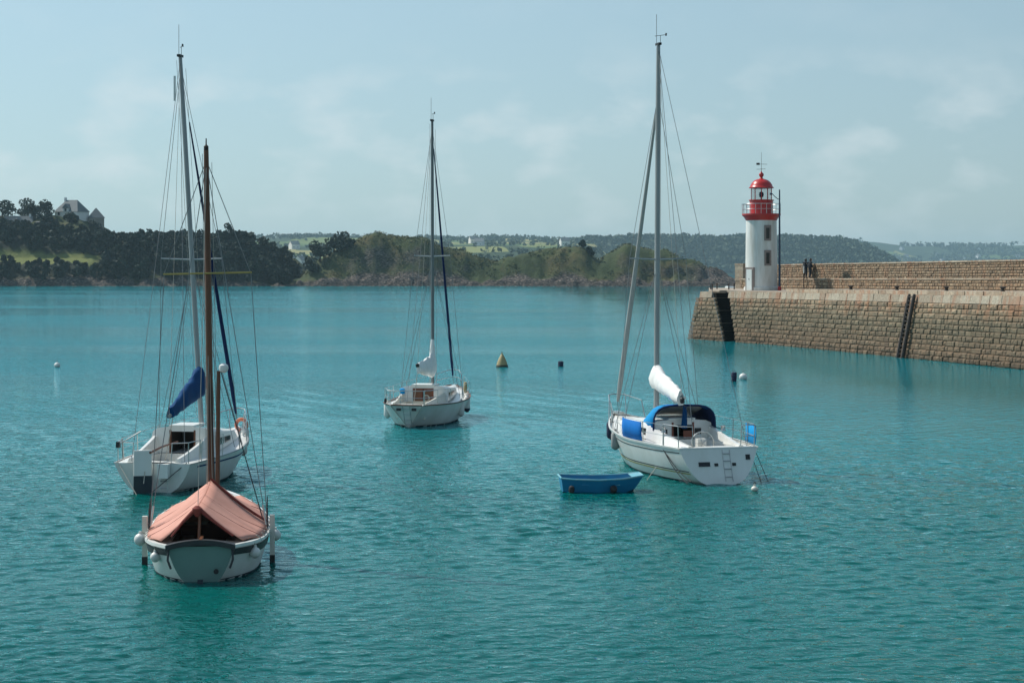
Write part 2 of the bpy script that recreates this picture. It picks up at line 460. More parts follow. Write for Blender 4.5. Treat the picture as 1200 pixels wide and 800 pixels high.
def sea_sheet():
    yr = [24.0]
    while yr[-1] < 150:
        yr.append(yr[-1] + 0.048*(yr[-1]/24.0)**1.35)
    while yr[-1] < 7000:
        yr.append(yr[-1]*1.09)
    yr = np.array([-60.0, -20, 0, 10, 16, 20, 22.5] + yr + [7400.0])
    s = np.linspace(-1, 1, 640)
    wide = 0.30*np.clip(yr, 20, 150) + 4.0
    X = s[None, :]*wide[:, None]
    k = np.array([1.15, 1.5, 2.5, 5.0])[None, :]*wide[:, None]
    X = np.concatenate([np.full((len(yr), 1), -4400.0), -k[:, ::-1], X, k, np.full((len(yr), 1), 4400.0)], 1)
    Y = np.repeat(yr[:, None], X.shape[1], 1)
    dy = np.gradient(yr)[:, None]
    Z = np.zeros_like(X)
    g = np.random.default_rng(4)
    for q in range(46):
        lam = 0.17*(5.6**(q/45.0))
        th = R(-62) + g.normal()*R(34)               # breeze from the left and ahead
        kk = 2*PI/lam
        amp = 0.0150*lam**0.75/2.6*g.uniform(0.6, 1.3)
        res = np.clip((lam/dy - 2.4)/2.0, 0, 1)
        Z += res*amp*np.sin(kk*(X*math.cos(th) + Y*math.sin(th)) + g.uniform(0, 2*PI))
    calm = np.clip(0.75 + 0.7*fbm(X/26.0, Y/11.0, 3, 13), 0.35, 1.3)
    fade = np.clip((165 - Y)/110, 0, 1)*np.clip((Y - 22)/2, 0, 1)*np.clip((wide[:, None]*1.12 - np.abs(X))/2.0, 0, 1)
    calm = calm*(1 - 0.78*np.clip((X - 4)/16, 0, 1)*np.clip((Y - 66)/34, 0, 1))
    Z *= calm*fade
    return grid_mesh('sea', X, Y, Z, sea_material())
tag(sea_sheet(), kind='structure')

# ------------------------------------------------------------------ headland and rocky peninsula across the bay
def foliage_mat(name, dark, mid, light, rough=0.75):
    m, nt, b = nodes_of(name)
    at = nt.nodes.new('ShaderNodeAttribute'); at.attribute_name = 'tint'
    sp = nt.nodes.new('ShaderNodeSeparateColor'); nt.links.new(at.outputs['Color'], sp.inputs['Color'])
    n = pos_noise(nt, 0.12, 3, 0.6)
    f = math_node(nt, 'ADD', math_node(nt, 'MULTIPLY', sp.outputs[0], 0.55), math_node(nt, 'MULTIPLY', n, 0.45))
    nt.links.new(ramp(nt, f, [(0.25, dark), (0.52, mid), (0.78, light)]), b.inputs['Base Color'])
    b.inputs['Roughness'].default_value = rough
    b.inputs['Specular IOR Level'].default_value = 0.2
    return m
M['evergreen'] = foliage_mat('dark evergreen foliage', (0.012, 0.025, 0.018), (0.018, 0.036, 0.024), (0.034, 0.056, 0.034))
M['scrub'] = foliage_mat('gorse and heath scrub', (0.022, 0.034, 0.016), (0.066, 0.086, 0.034), (0.20, 0.175, 0.075))
M['far_foliage'] = foliage_mat('far hedge foliage', (0.050, 0.078, 0.048), (0.056, 0.086, 0.051), (0.064, 0.094, 0.055))  # greens lightened to stand in for part of the haze
M['bark'] = basic('pine bark', (0.060, 0.042, 0.030), 0.9, (0.03, 0.022, 0.016), 6)

SHORE = 713.0
ridge_pts = [(-360, 17), (-290, 19), (-225, 21), (-200, 21), (-182, 19.5), (-166, 15.5), (-150, 14.5), (-130, 14.5), (-115, 15.0), (-101, 12.5), (-95, 9.5), (-90, 6.0),  # ridge profile converted to metres from image pixel outlines at an assumed distance
             (-86.9, 3.2), (-83.5, 2.9), (-80.2, 6.5), (-76.2, 10.0), (-71.8, 12.4), (-66.8, 15.0), (-61.8, 17.6), (-56.8, 19.3), (-50.1, 20.1), (-43.4, 20.0),
             (-36.8, 19.3), (-31.7, 17.6), (-26.7, 15.6), (-20, 13.3), (-13.4, 11.3), (-6.7, 10.6), (0, 11.6), (6.7, 13.2), (13.4, 14.2), (21.7, 14.5), (28.4, 14.0), (31.4, 11.3),
             (34.1, 10.3), (37.4, 12.2), (41.8, 14.2), (48.4, 15.4), (55.1, 14.9), (60.1, 13.2), (65.1, 10.2), (70.2, 8.5), (75.2, 7.4), (79.5, 5.5), (82.9, 3.9), (86.9, 2.2), (90.9, 0.4), (96, -1.5)]
ridge = crv(ridge_pts)
crossp = crv([(-0.4, -0.20), (0.0, -0.03), (0.12, 0.06), (0.28, 0.20), (0.45, 0.42), (0.65, 0.74), (0.85, 0.95), (1.0, 1.0), (1.5, 0.93), (2.4, 0.35), (3.2, -0.2)])
crossh = crv([(-0.4, -0.12), (0.0, -0.02), (0.12, 0.08), (0.3, 0.22), (0.55, 0.42), (1.0, 0.60), (1.5, 0.84), (2.2, 1.0), (4.0, 1.12), (6.0, 1.0)])
def shore_y(x):
    return SHORE + 2.5*fbm(x/17.0, x*0+0.3, 3, 5) + np.where(x > 60, (x-60)*0.10, 0)
def land(x, y):
    x = np.asarray(x, float); y = np.asarray(y, float)
    t = (y - shore_y(x)) / 22.0
    r = ridge(x)
    k = np.clip((x + 92) / 8.0, 0, 1)            # headland left of -92, peninsula right of -84
    z = r * (crossh(t)*(1-k) + crossp(t)*k)
    k2 = np.clip((-x - 160)/25.0, 0, 1)          # plateau that carries the houses
    z += k2 * 5.5 * np.clip((y - 775)/22.0, 0, 1)
    # meadow terrace
    md = np.clip((-x - 158)/8.0, 0, 1)*np.clip((y-727)/4, 0, 1)*np.clip((743-y)/4, 0, 1)
    z = z*(1-md) + md*(8.6 + (y-729)*0.24)
    amp = np.clip(t*3, 0, 1)*np.clip(r/9, 0.1, 1)*np.clip(1.3 - 0.55*np.abs(t-0.55)*k, 0.25, 1.2)*(1-md)
    z = z + amp*(2.6*fbm(x/9.0, y/26.0, 3, 21) + (0.55 + 0.7*(1-k))*fbm(x/2.6, y/4.2, 3, 31))
    rock = np.clip(1 - np.abs(t-0.12)/0.28, 0, 1)
    z = z + rock*np.clip(r/5, 0.35, 1)*(2.4*np.abs(fbm(x/4.5, y/3.0, 4, 41)) + 1.5*fbm(x/1.7, y/1.9, 2, 43))
    tail = np.clip((x - 50)/14, 0, 1)*np.clip(t*4 + 0.5, 0, 1)*np.clip((2.2-t)*2, 0, 1)
    z = z + tail*(3.4*fbm(x/5.5, y/6.0, 4, 51, 0.6) + 0.5)*np.clip((92 - x)/8, 0, 1)
    return z

def land_material():
    m, nt, b = nodes_of('rock and turf')
    g = nt.nodes.new('ShaderNodeNewGeometry')
    sp = nt.nodes.new('ShaderNodeSeparateXYZ'); nt.links.new(g.outputs['Position'], sp.inputs[0])
    at = nt.nodes.new('ShaderNodeAttribute'); at.attribute_name = 'tint'
    ac = nt.nodes.new('ShaderNodeSeparateColor'); nt.links.new(at.outputs['Color'], ac.inputs['Color'])
    n1 = pos_noise(nt, 0.35, 6, 0.62)
    n2 = pos_noise(nt, 0.07, 4, 0.6)
    n3 = pos_noise(nt, 1.1, 4, 0.6, (1, 1, 2.5))
    rock = ramp(nt, n3, [(0.34, (0.020, 0.019, 0.020)), (0.48, (0.060, 0.052, 0.047)), (0.58, (0.15, 0.125, 0.105)), (0.70, (0.34, 0.29, 0.24))])
    turf = ramp(nt, n2, [(0.30, (0.036, 0.056, 0.021)), (0.48, (0.062, 0.084, 0.031)), (0.60, (0.115, 0.105, 0.042)), (0.72, (0.105, 0.070, 0.042))])
    turf = mix_node(nt, ramp(nt, n1, [(0.48, 0.0), (0.62, 0.5)]), turf, (0.034, 0.046, 0.022))
    n4 = pos_noise(nt, 2.6, 4, 0.65)
    turf = mix_node(nt, ramp(nt, n4, [(0.42, 0.0), (0.62, 0.4)]), turf, (0.040, 0.052, 0.024))
    c = mix_node(nt, ac.outputs[0], turf, rock)
    wet = ramp(nt, math_node(nt, 'ADD', sp.outputs[2], math_node(nt, 'MULTIPLY', n1, 1.4)), [(0.0, 1.0), (1.0, 0.0)])
    c = mix_node(nt, math_node(nt, 'MULTIPLY', ramp(nt, math_node(nt, 'MULTIPLY', math_node(nt, 'SUBTRACT', 2.4, sp.outputs[2]), 0.5), [(0.0, 0.0), (1.0, 0.8)]), n1), c, (0.022, 0.022, 0.018))
    c = mix_node(nt, ac.outputs[1], c, mix_node(nt, n1, (0.12, 0.155, 0.040), (0.20, 0.21, 0.07)))
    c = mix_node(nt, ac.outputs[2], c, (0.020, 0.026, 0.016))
    nt.links.new(c, b.inputs['Base Color'])
    b.inputs['Roughness'].default_value = 0.9
    b.inputs['Specular IOR Level'].default_value = 0.2
    bump(nt, b, math_node(nt, 'ADD', n3, n1), 0.8, 0.8)
    return m

xs = np.arange(-360, 97, 0.85)
ys = np.concatenate([np.arange(704, 748, 0.8), np.arange(748, 850, 3.0)])
X, Y = np.meshgrid(xs, ys)
Z = land(X, Y)
gx = np.gradient(Z, axis=1)/0.85; gy = np.gradient(Z, axis=0)/np.gradient(ys)[:, None]
slope = np.hypot(gx, gy)
t_ = (Y - shore_y(X))/22.0
rockm = np.clip((slope - 1.15)/0.5, 0, 1)*0.8
rockm = np.maximum(rockm, np.clip((0.34 + 0.26*fbm(X/11, Y/30, 3, 77) - t_)/0.10, 0, 1))
rockm = np.maximum(rockm, np.clip((X-62)/12, 0, 1)*np.clip((9.5 - Z)/3, 0, 1))
mead = np.clip((-X-160)/4, 0, 1)*np.clip((Y-727)/2, 0, 1)*np.clip((743-Y)/2, 0, 1)
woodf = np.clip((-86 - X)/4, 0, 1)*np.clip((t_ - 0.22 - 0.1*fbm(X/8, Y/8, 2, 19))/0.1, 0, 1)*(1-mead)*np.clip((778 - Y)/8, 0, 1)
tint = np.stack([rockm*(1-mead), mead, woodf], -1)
hl = grid_mesh('headland_terrain', X, Y, Z, land_material(), tint)
tag(hl, kind='structure')

# scrub on the peninsula: leaf-sized clumps on the turf slopes
def scatter_scrub():
    n = 3000
    x = rng.uniform(-86, 78, n); t = rng.uniform(0.30, 1.35, n)
    y = shore_y(x) + t*22
    z = land(x, y)
    dens = fbm(x/4.2, y/5.5, 3, 91)
    keep = (dens > -0.05) & (z > 3.5) & (rng.uniform(0, 1, n) < np.clip(1.1 - (x-55)/30, 0, 1))
    x, y, z, dens = x[keep], y[keep], z[keep], dens[keep]
    cs, tn = [], []
    for i in range(len(x)):
        k = 5
        rad = 0.26 + 0.45*max(0, dens[i])
        p = rng.normal(size=(k, 3))*np.array([rad, rad, rad*0.55]) + np.array([x[i], y[i], z[i] + rad*0.45])
        cs.append(p); tn.append(np.full(k, np.clip(0.5 + dens[i]*0.5 + rng.uniform(-0.35, 0.35), 0, 1)))
    cs = np.concatenate(cs); tn = np.concatenate(tn)
    v, f = leaves(cs, 0.30, seed=3)
    return np_mesh('scrub', v, f, M['scrub'], np.repeat(tn, 4)[:, None])
tag(scatter_scrub(), 'low green and brown gorse scrub covering the rocky peninsula', 'scrub', kind='stuff')

def crown_points(h, w, kind, g, dens=1.0):
    """leaf centres of one crown standing on z=0, height h, half width w"""
    pts = []
    if kind == 'pine':            # flat-topped, layered
        for k in range(9):
            zc = h*(0.50 + 0.45*g.uniform()**0.8); a = g.uniform(0, 2*PI); d = w*0.62*g.uniform()**0.6
            r = w*g.uniform(0.28, 0.48)
            p = g.normal(size=(int(34*dens), 3)); p /= np.linalg.norm(p, axis=1)[:, None]
            p *= (g.uniform(0.55, 1.0, len(p))**0.5)[:, None]
            pts.append(p*np.array([r, r, r*0.42]) + np.array([d*math.cos(a), d*math.sin(a), zc]))
    else:                         # dense rounded cypress-like crown with broken top
        for k in range(12):
            zc = h*g.uniform(0.16, 0.86); lim = w*(1.0 - 0.55*(zc/h)**2)
            a = g.uniform(0, 2*PI); d = lim*0.6*g.uniform()**0.5
            r = w*g.uniform(0.26, 0.46)
            p = g.normal(size=(int(26*dens), 3)); p /= np.linalg.norm(p, axis=1)[:, None]
            p *= (g.uniform(0.6, 1.0, len(p))**0.5)[:, None]
            pts.append(p*np.array([r, r, r*0.8]) + np.array([d*math.cos(a), d*math.sin(a), zc]))
    return np.concatenate(pts)

wood_top = crv([(-360, 29), (-225, 28.5), (-203, 28), (-183, 25.5), (-172, 23.5), (-166, 22.6), (-159, 22.4), (-152, 23.9), (-146, 23.6), (-135, 23.2), (-125, 23.9), (-115, 24.6), (-108, 22.9),  # treetop line likewise converted from image pixels
                (-101, 21.6), (-95, 18.6), (-91.5, 15.5), (-88.5, 10.0), (-86.5, 6.0), (-84, 3)])
def wood():
    g = np.random.default_rng(23)
    cs, tn, tr = [], [], MB()
    spots = []
    for yy in np.arange(717.5, 771, 4.0):
        for xx in np.arange(-345, -86, 4.6):
            x = xx + g.uniform(-2.0, 2.0); y = yy + g.uniform(-1.8, 1.8)
            spots.append((x, y))
    for yy in np.arange(773, 802, 4.6):
        for xx in np.arange(-345, -166, 4.8): spots.append((xx + g.uniform(-2, 2), yy + g.uniform(-1.8, 1.8)))
    for x, y in spots:
        if x < -158 and 728.5 < y < 741.5: continue                     # meadow
        if x < -158 and y < 727 and g.uniform() < 0.12: continue
        zg = float(land(x, y)); tp = float(wood_top(x))
        h = min(tp - zg - 0.4, g.uniform(6.0, 9.5))
        if x < -158 and y < 729: h = min(h, max(2.6, 9.3 - zg))
        if x < -158 and y > 741: h = min(h, g.uniform(4.5, 8.0))
        if h < 1.6: continue
        if y > 758 and h < tp - zg - 3 and x > -158: h = tp - zg - g.uniform(0.0, 1.8)
        h *= g.uniform(0.9, 1.05)
        if y > 771:
            h = g.uniform(2.0, 3.6)
            if min(math.hypot(x - q[0], y - q[1]) for q in ((-188, 802), (-178.6, 806), (-206.5, 786), (-194.8, 779))) < 6.2: continue
        w = g.uniform(2.3, 3.4)*min(1, h/5.5)
        p = crown_points(h, w, 'round', g, 0.8 if y > 735 else 1.0) + np.array([x, y, zg - 0.3])
        cs.append(p); tn.append(np.full(len(p), g.uniform(0.1, 0.75)))
    cs = np.concatenate(cs); tn = np.clip(np.concatenate(tn) + g.uniform(-0.22, 0.22, len(cs)), 0, 1)
    v, f = leaves(cs, 0.66, seed=5)
    return np_mesh('evergreen_wood', v, f, M['evergreen'], np.repeat(tn, 4)[:, None])
tag(wood(), 'dense dark evergreen wood covering the headland across the bay', 'wood', kind='stuff')

def tree(name, label, x, y, h, w, kind, seed, group=None, mat='evergreen', lean=0.0):
    g = np.random.default_rng(seed)
    zg = float(land(x, y)) if y < 900 else 0
    root = thing(name, label, 'tree', (x, y, zg - 0.2), 0, group)
    tm = MB()
    top = Vector((lean*h, 0, h*0.72))
    tm.tube([(0, 0, 0), (lean*h*0.3, 0.1, h*0.35), top], [0.035*h, 0.024*h, 0.010*h], 7)
    for k in range(5):
        a = g.uniform(0, 2*PI); z0 = h*g.uniform(0.3, 0.6)
        tm.tube([(lean*z0*0.9, 0, z0), (lean*z0 + 0.45*w*math.cos(a), 0.45*w*math.sin(a), z0 + 0.14*h), (lean*z0 + 0.75*w*math.cos(a), 0.75*w*math.sin(a), z0 + 0.24*h)], [0.012*h, 0.008*h, 0.004*h], 5)
    tm.build('trunk', 'bark', root, True)
    p = crown_points(h, w, kind, g, 2.8)
    p[:, 0] += lean*p[:, 2]
    tn = np.clip(g.uniform(0.1, 0.9, len(p)), 0, 1)
    v, f = leaves(p, 0.5, seed=seed)
    np_mesh('crown', v, f, M[mat], np.repeat(tn, 4)[:, None], root)
    return root
tree('pine_tree', 'tall flat-topped dark pine left of the slate-roofed houses', -201.0, 790, 7.4, 5.6, 'round', 101)
tree('pine_tree', 'wide dark pine at the far end of the headland skyline, beside the houses', -214, 788, 8.0, 7.5, 'round', 102)
tree('pine_tree', 'rounded dark tree behind the long slate-roofed house', -207, 797, 8.5, 6.0, 'round', 112)
tree('pine_tree', 'dark tree filling the gap between the pines and the large villa', -197.5, 796, 7.0, 4.4, 'round', 113)
tree('pine_tree', 'low dark tree in front of the pyramid-roofed stone house', -176.0, 790, 4.5, 3.6, 'round', 114)
tree('pine_tree', 'low dark tree below the stone house, where the wood begins', -170.5, 785, 4.8, 4.0, 'round', 115)
tree('pine_tree', 'low dark tree at the foot of the large villa', -184.5, 787, 4.2, 4.0, 'round', 116)
tree('pine_tree', 'dark pine with its crown rising just in front of the large pale house', -192.5, 778, 7.5, 3.6, 'pine', 103)
tree('pine_tree', 'ragged pine leaning out at the seaward tip of the headland wood', -92.3, 742, 10.5, 3.2, 'pine', 104, lean=0.12)
tree('pine_tree', 'spiky dark pine standing proud of the headland wood skyline', -113, 748, 12.0, 3.0, 'round', 105)
tree('pine_tree', 'tallest dark pine at the landward foot of the grassy hill', -69.5, 733, 8.6, 5.4, 'round', 106)
tree('pine_tree', 'broad dark pine on the grassy hill, beside the tallest one', -64.0, 731, 6.6, 5.2, 'round', 107)
tree('pine_tree', 'layered pine on the lower slope above the valley gap', -74.5, 730, 8.6, 5.4, 'round', 108, lean=-0.06)
tree('pine_tree', 'small pine hanging over the rocks at the valley gap', -77.0, 725, 6.4, 4.4, 'round', 109, lean=-0.1)
tree('bush_tree', 'dark lone bushy tree on top of the middle rock hump', 27.6, 735, 3.6, 1.7, 'round', 110)
tree('bush_tree', 'low dark thicket just seaward of the lone bushy tree', 30.6, 734, 3.6, 2.3, 'round', 111)

# houses on the headland
def gable_house(name, label, loc, rz, w, d, hw, hr, wall, wins, chim=None, dormer=False, hip=0.0):
    root = thing(name, label, 'house', loc, rz)
    m = MB(); m.box(-w/2, w/2, -d/2, d/2, -3.0, hw)
    if hip == 0:
        for sx in (-1, 1):
            m.add([(sx*w/2, -d/2, hw), (sx*w/2, d/2, hw), (sx*w/2, 0, hw + hr - 0.12)], [(0, 1, 2)])
    m.build('wall', wall, root)
    e = 0.35
    r = MB()
    a, bq = w/2 + e, d/2 + e
    if hip:
        xr = max(w/2 - hip, 0.2)
        r.add([(-a, -bq, hw-0.1), (a, -bq, hw-0.1), (a, bq, hw-0.1), (-a, bq, hw-0.1), (-xr, 0, hw+hr), (xr, 0, hw+hr)], [(0, 1, 5, 4), (1, 2, 5), (2, 3, 4, 5), (3, 0, 4), (3, 2, 1, 0)])
    else:
        for s in (-1, 1):
            r.hexa([(-a, min(0, s*bq), hw-0.12 if s < 0 else hw+hr), (a, min(0, s*bq), hw-0.12 if s < 0 else hw+hr), (a, max(0, s*bq), hw-0.12 if s > 0 else hw+hr), (-a, max(0, s*bq), hw-0.12 if s > 0 else hw+hr)],
                   [(-a, min(0, s*bq), hw+0.1 if s < 0 else hw+hr+0.22), (a, min(0, s*bq), hw+0.1 if s < 0 else hw+hr+0.22), (a, max(0, s*bq), hw+0.1 if s > 0 else hw+hr+0.22), (-a, max(0, s*bq), hw+0.1 if s > 0 else hw+hr+0.22)])
    ro = r.build('roof', 'roof_slate', root)
    for cx in (chim or []):
        MB().box(cx-0.45, cx+0.45, -0.4, 0.4, hw+hr*0.55, hw+hr+1.1).build('chimney', wall, ro)
    for (x, z, ww, hh) in wins:
        f = MB().box(x-ww/2-0.1, x+ww/2+0.1, -d/2-0.08, -d/2+0.02, z-0.1, z+hh+0.1).build('window', 'wall_white', root)
        MB().box(x-ww/2, x+ww/2, -d/2-0.12, -d/2-0.082, z, z+hh).build('pane', 'window', f)
    if dormer:
        dm = MB(); dm.box(-1.4, 1.4, -d/2-0.3, 0, hw-0.2, hw+1.6)
        dm.build('gable', wall, root)
        MB().add([(-1.8, -d/2-0.6, hw+1.4), (1.8, -d/2-0.6, hw+1.4), (0, -d/2-0.6, hw+3.3), (-1.8, 0.5, hw+1.4), (1.8, 0.5, hw+1.4), (0, 0.5, hw+3.3)], [(0, 1, 2), (3, 5, 4), (1, 4, 5, 2), (0, 2, 5, 3), (0, 3, 4, 1)]).build('gable_roof', 'roof_slate', root)
        f = MB().box(-0.6, 0.6, -d/2-0.38, -d/2-0.29, hw-0.0, hw+1.3).build('window', 'wall_white', root)
        MB().box(-0.5, 0.5, -d/2-0.42, -d/2-0.382, hw+0.1, hw+1.2).build('pane', 'window', f)
    return root
gable_house('villa', 'large pale villa with steep slate roof, highest house on the headland', (-188, 802, 26.5), R(-22), 11.5, 8.5, 4.6, 5.0, 'wall_white',
            [(-3.6, 0.6, 1.0, 1.6), (3.4, 0.6, 1.0, 1.6), (-3.6, 3.0, 1.0, 1.3), (3.4, 3.0, 1.0, 1.3)], [-3.2], True, hip=3.0)
gable_house('stone_house', 'brown stone house with pyramid slate roof beside the large villa', (-178.6, 806, 25.8), R(15), 6.6, 6.6, 2.8, 4.2, 'wall_stone', [(-1.2, 0.6, 0.9, 1.4)], None, False, hip=3.1)
gable_house('long_house', 'long house with pale slate roof low among pines at the headland edge', (-206.5, 786, 22.6), R(8), 11, 6.5, 2.6, 3.4, 'wall_white', [(-3, 0.5, 1, 1.3), (0, 0.5, 1, 1.3), (3, 0.5, 1, 1.3)], [4.6])
gable_house('cottage', 'small gabled cottage half hidden below the large villa', (-194.8, 779, 20.8), R(-30), 6.5, 5.5, 2.6, 2.8, 'wall_white', [(-1.4, 0.6, 0.9, 1.2), (1.4, 0.6, 0.9, 1.2)], None)

# ------------------------------------------------------------------ far hills
def far_material(name, wood_share, fields):
    m, nt, b = nodes_of(name)
    g = nt.nodes.new('ShaderNodeNewGeometry').outputs['Position']
    mp = nt.nodes.new('ShaderNodeMapping'); mp.inputs['Scale'].default_value = (1.0, 0.45, 0.0)
    nt.links.new(g, mp.inputs['Vector'])
    vo = nt.nodes.new('ShaderNodeTexVoronoi'); vo.inputs['Scale'].default_value = 1/95.0
    nt.links.new(mp.outputs['Vector'], vo.inputs['Vector'])
    sc = nt.nodes.new('ShaderNodeSeparateColor'); nt.links.new(vo.outputs['Color'], sc.inputs['Color'])
    n = pos_noise(nt, 0.03, 4, 0.6)
    woodc = ramp(nt, n, [(0.3, (0.022, 0.040, 0.022)), (0.7, (0.050, 0.075, 0.036))])
    field = ramp(nt, sc.outputs[1], fields)
    f = ramp(nt, sc.outputs[0], [(wood_share, 0.0), (wood_share + 0.02, 1.0)])
    nt.links.new(mix_node(nt, f, woodc, field), b.inputs['Base Color'])
    b.inputs['Roughness'].default_value = 0.95
    b.inputs['Specular IOR Level'].default_value = 0.1
    return m
FIELDS = [(0.0, (0.085, 0.13, 0.045)), (0.35, (0.12, 0.17, 0.05)), (0.6, (0.24, 0.23, 0.09)), (0.8, (0.33, 0.29, 0.13)), (1.0, (0.15, 0.19, 0.06))]  # field colours lightened as well, in place of thicker haze

def country_z(x, y):
    s = np.clip((y - 1480 - 0.25*np.maximum(x, -900))/2100.0, 0, 1)
    base = 58*s**0.8 + 11*fbm(x/310.0, y/420.0, 3, 61)*np.clip(s*4, 0, 1)
    edge = np.clip((0.066 - x/np.maximum(y, 1))*45, 0, 1)
    return (base + 4)*edge*np.clip((y-1460)/60, 0, 1) - 3*(1-edge) - 1.0
xs = np.arange(-1900, 330, 16.0); ys = np.concatenate([np.arange(1440, 2400, 16.0), np.arange(2400, 4600, 28.0)])
X, Y = np.meshgrid(xs, ys)
o = grid_mesh('far_fields', X, Y, country_z(X, Y), far_material('patchwork of far fields', 0.40, FIELDS)); tag(o, kind='structure')

hill_r = crv([(-60, 0), (20, 26), (54.5, 40), (109, 53), (136, 57), (191, 57.5), (245, 60), (300, 58.5), (341, 57.5), (409, 59), (491, 57.5), (545, 56), (573, 51), (600, 44), (620, 33), (636, 22), (648, 6), (665, -3)])  # hill skyline taken from image pixels, scaled to its assumed distance
def hill_z(x, y):
    t = np.clip((y - 2985 + 10*fbm(x/90., x*0, 2, 3))/185.0, -0.1, 3)
    c = np.interp(t, [-0.1, 0, 0.06, 0.5, 1.0, 1.8, 2.5], [-0.06, 0, 0.07, 0.62, 1.0, 0.8, -0.05])
    return hill_r(x)*c + np.clip(t*6, 0, 1)*(2.5*fbm(x/40., y/60., 3, 63))
xs = np.arange(-70, 670, 7.0); ys = np.arange(2960, 3450, 9.0)
X, Y = np.meshgrid(xs, ys)
o = grid_mesh('wooded_hill', X, Y, hill_z(X, Y), far_material('wooded far hill', 0.82, FIELDS)); tag(o, kind='structure')

coast_r = crv([(300, 80), (1000, 100), (1110, 98), (1200, 95), (1255, 90), (1364, 85), (1500, 82), (1636, 84.5), (1909, 87), (2454, 100), (3300, 95)])  # coast skyline from image pixels, scaled out to metres
def coast_z(x, y):
    t = np.clip((y - 5300)/800.0, -0.1, 2.0)
    c = np.interp(t, [-0.1, 0, 0.05, 1.0, 2.0], [-0.05, 0, 0.12, 1.0, 0.95])
    return coast_r(x)*c + np.clip(t*6, 0, 1)*7*fbm(x/160., y/200., 3, 67)
xs = np.arange(300, 3300, 26.0); ys = np.arange(5280, 6900, 30.0)
X, Y = np.meshgrid(xs, ys)
o = grid_mesh('distant_coast', X, Y, coast_z(X, Y), far_material('distant coast', 0.62, FIELDS)); tag(o, kind='structure')

def far_trees(name, label, n, fx, fy, fz, size, q, seed, clump=0.0):
    g = np.random.default_rng(seed)
    x = g.uniform(*fx, n); y = g.uniform(*fy, n)
    keep = fbm(x/110., y/150., 2, seed) > clump
    x, y = x[keep], y[keep]; z = fz(x, y)
    ok = z > 1.5
    x, y, z = x[ok], y[ok], z[ok]
    k = q
    s = size*g.uniform(0.6, 1.4, len(x))
    p = g.normal(size=(len(x), k, 3)); p /= np.linalg.norm(p, axis=2)[..., None]
    p = p*np.stack([s, s, s*0.75], -1)[:, None, :]*0.7 + np.stack([x, y, z + s*0.55], -1)[:, None, :]
    v, f = leaves(p.reshape(-1, 3), size*0.5, seed=seed)
    tn = np.repeat(np.clip(np.repeat(g.uniform(0, 1, len(x)), k) + g.uniform(-.2, .2, len(x)*k), 0, 1), 4)
    o = np_mesh(name, v, f, M['far_foliage'], tn[:, None])
    return tag(o, label, 'trees', kind='stuff')
far_trees('hill_trees', 'trees covering the long hazy hill behind the lighthouse', 4200, (40, 650), (2990, 3210), hill_z, 6.5, 10, 71, -0.5)
far_trees('hedgerow_trees', 'hazy hedgerow trees between the far fields', 2600, (-800, 240), (1600, 3800), country_z, 5.0, 9, 73, 0.10)
far_trees('skyline_trees', 'line of hazy trees along the skyline of the far fields', 1500, (-800, 260), (3350, 3650), country_z, 5.5, 9, 75, -0.15)
far_trees('coast_trees', 'faint trees on the farthest coast behind the parapet', 2400, (1000, 2000), (5350, 6200), coast_z, 9.0, 8, 77, -0.1)

fh = [(-190, 1600, 2.4), (-197, 1640, 1.2), (-176, 1560, 1.2), (-290, 2500, 0.6), (-60, 2900, 0.4), (-45, 2600, -0.3), (70, 2500, 0.3)]
FARLAB = ['white gabled house at the foot of the headland wood, in the valley gap', 'grey cottage beside the white gabled house in the valley gap', 'small white cottage near the shore in the valley gap',
          'tiny hazy house high on the far fields over the valley gap', 'tiny white house on the far fields behind the middle mast', 'tiny pale farmhouse behind the grassy hill crest', 'tiny hazy house on the fields above the middle rock hump']
for (x, y, a), lb in zip(fh, FARLAB):
    z = float(country_z(np.array(x, float), np.array(y, float)))
    s = 1.0 if y < 2000 else 1.35
    gable_house('far_house', lb, (x, y, z + 0.8), a, 9*s, 7*s, 4.0*s, 3.6*s, 'wall_white', [(-2.2*s, 1.2, 1.1, 1.4), (2.2*s, 1.2, 1.1, 1.4)], [3.0])
far_spots = [(1180, 5620), (1262, 5500), (1290, 5700), (1340, 5560), (1400, 5640), (1455, 5480), (1530, 5680), (1600, 5560), (1225, 5900), (1480, 5950)]
for i, (x, y) in enumerate(far_spots):
    z = float(coast_z(np.array(x, float), np.array(y, float)))
    o = gable_house('coast_house', 'tiny white house dot on the farthest coast behind the parapet', (x, y, z + 1.5), 0.5*i, 15, 10, 6, 5, 'wall_white', [], None)
    o['group'] = 'white houses on the farthest coast'

# ------------------------------------------------------------------ granite pier
B0 = Vector((21.0, 151.7, 0))                       # where the pier head meets the straight arm, at the waterline
UM = Vector((0.255, -0.967, 0)).normalized(); NM = Vector((-UM.y, UM.x, 0))
A0 = Vector((15.4, 165.0, 0))
UH = (B0 - A0).normalized(); NH = Vector((-UH.y, UH.x, 0)); LH = (B0 - A0).length
RISE = 0.0048
def mp(u, n, z):                                    # straight arm: along, inwards, up
    p = B0 + UM*u + NM*n
    return (p.x, p.y, z + RISE*u)
def hp(u, n, z):                                    # pier head
    p = A0 + UH*u + NH*n
    return (p.x, p.y, z + RISE*(u - LH))
BAT = 0.19                                          # batter of the face
COP = 4.22                                          # top of the coping
CH = 0.35

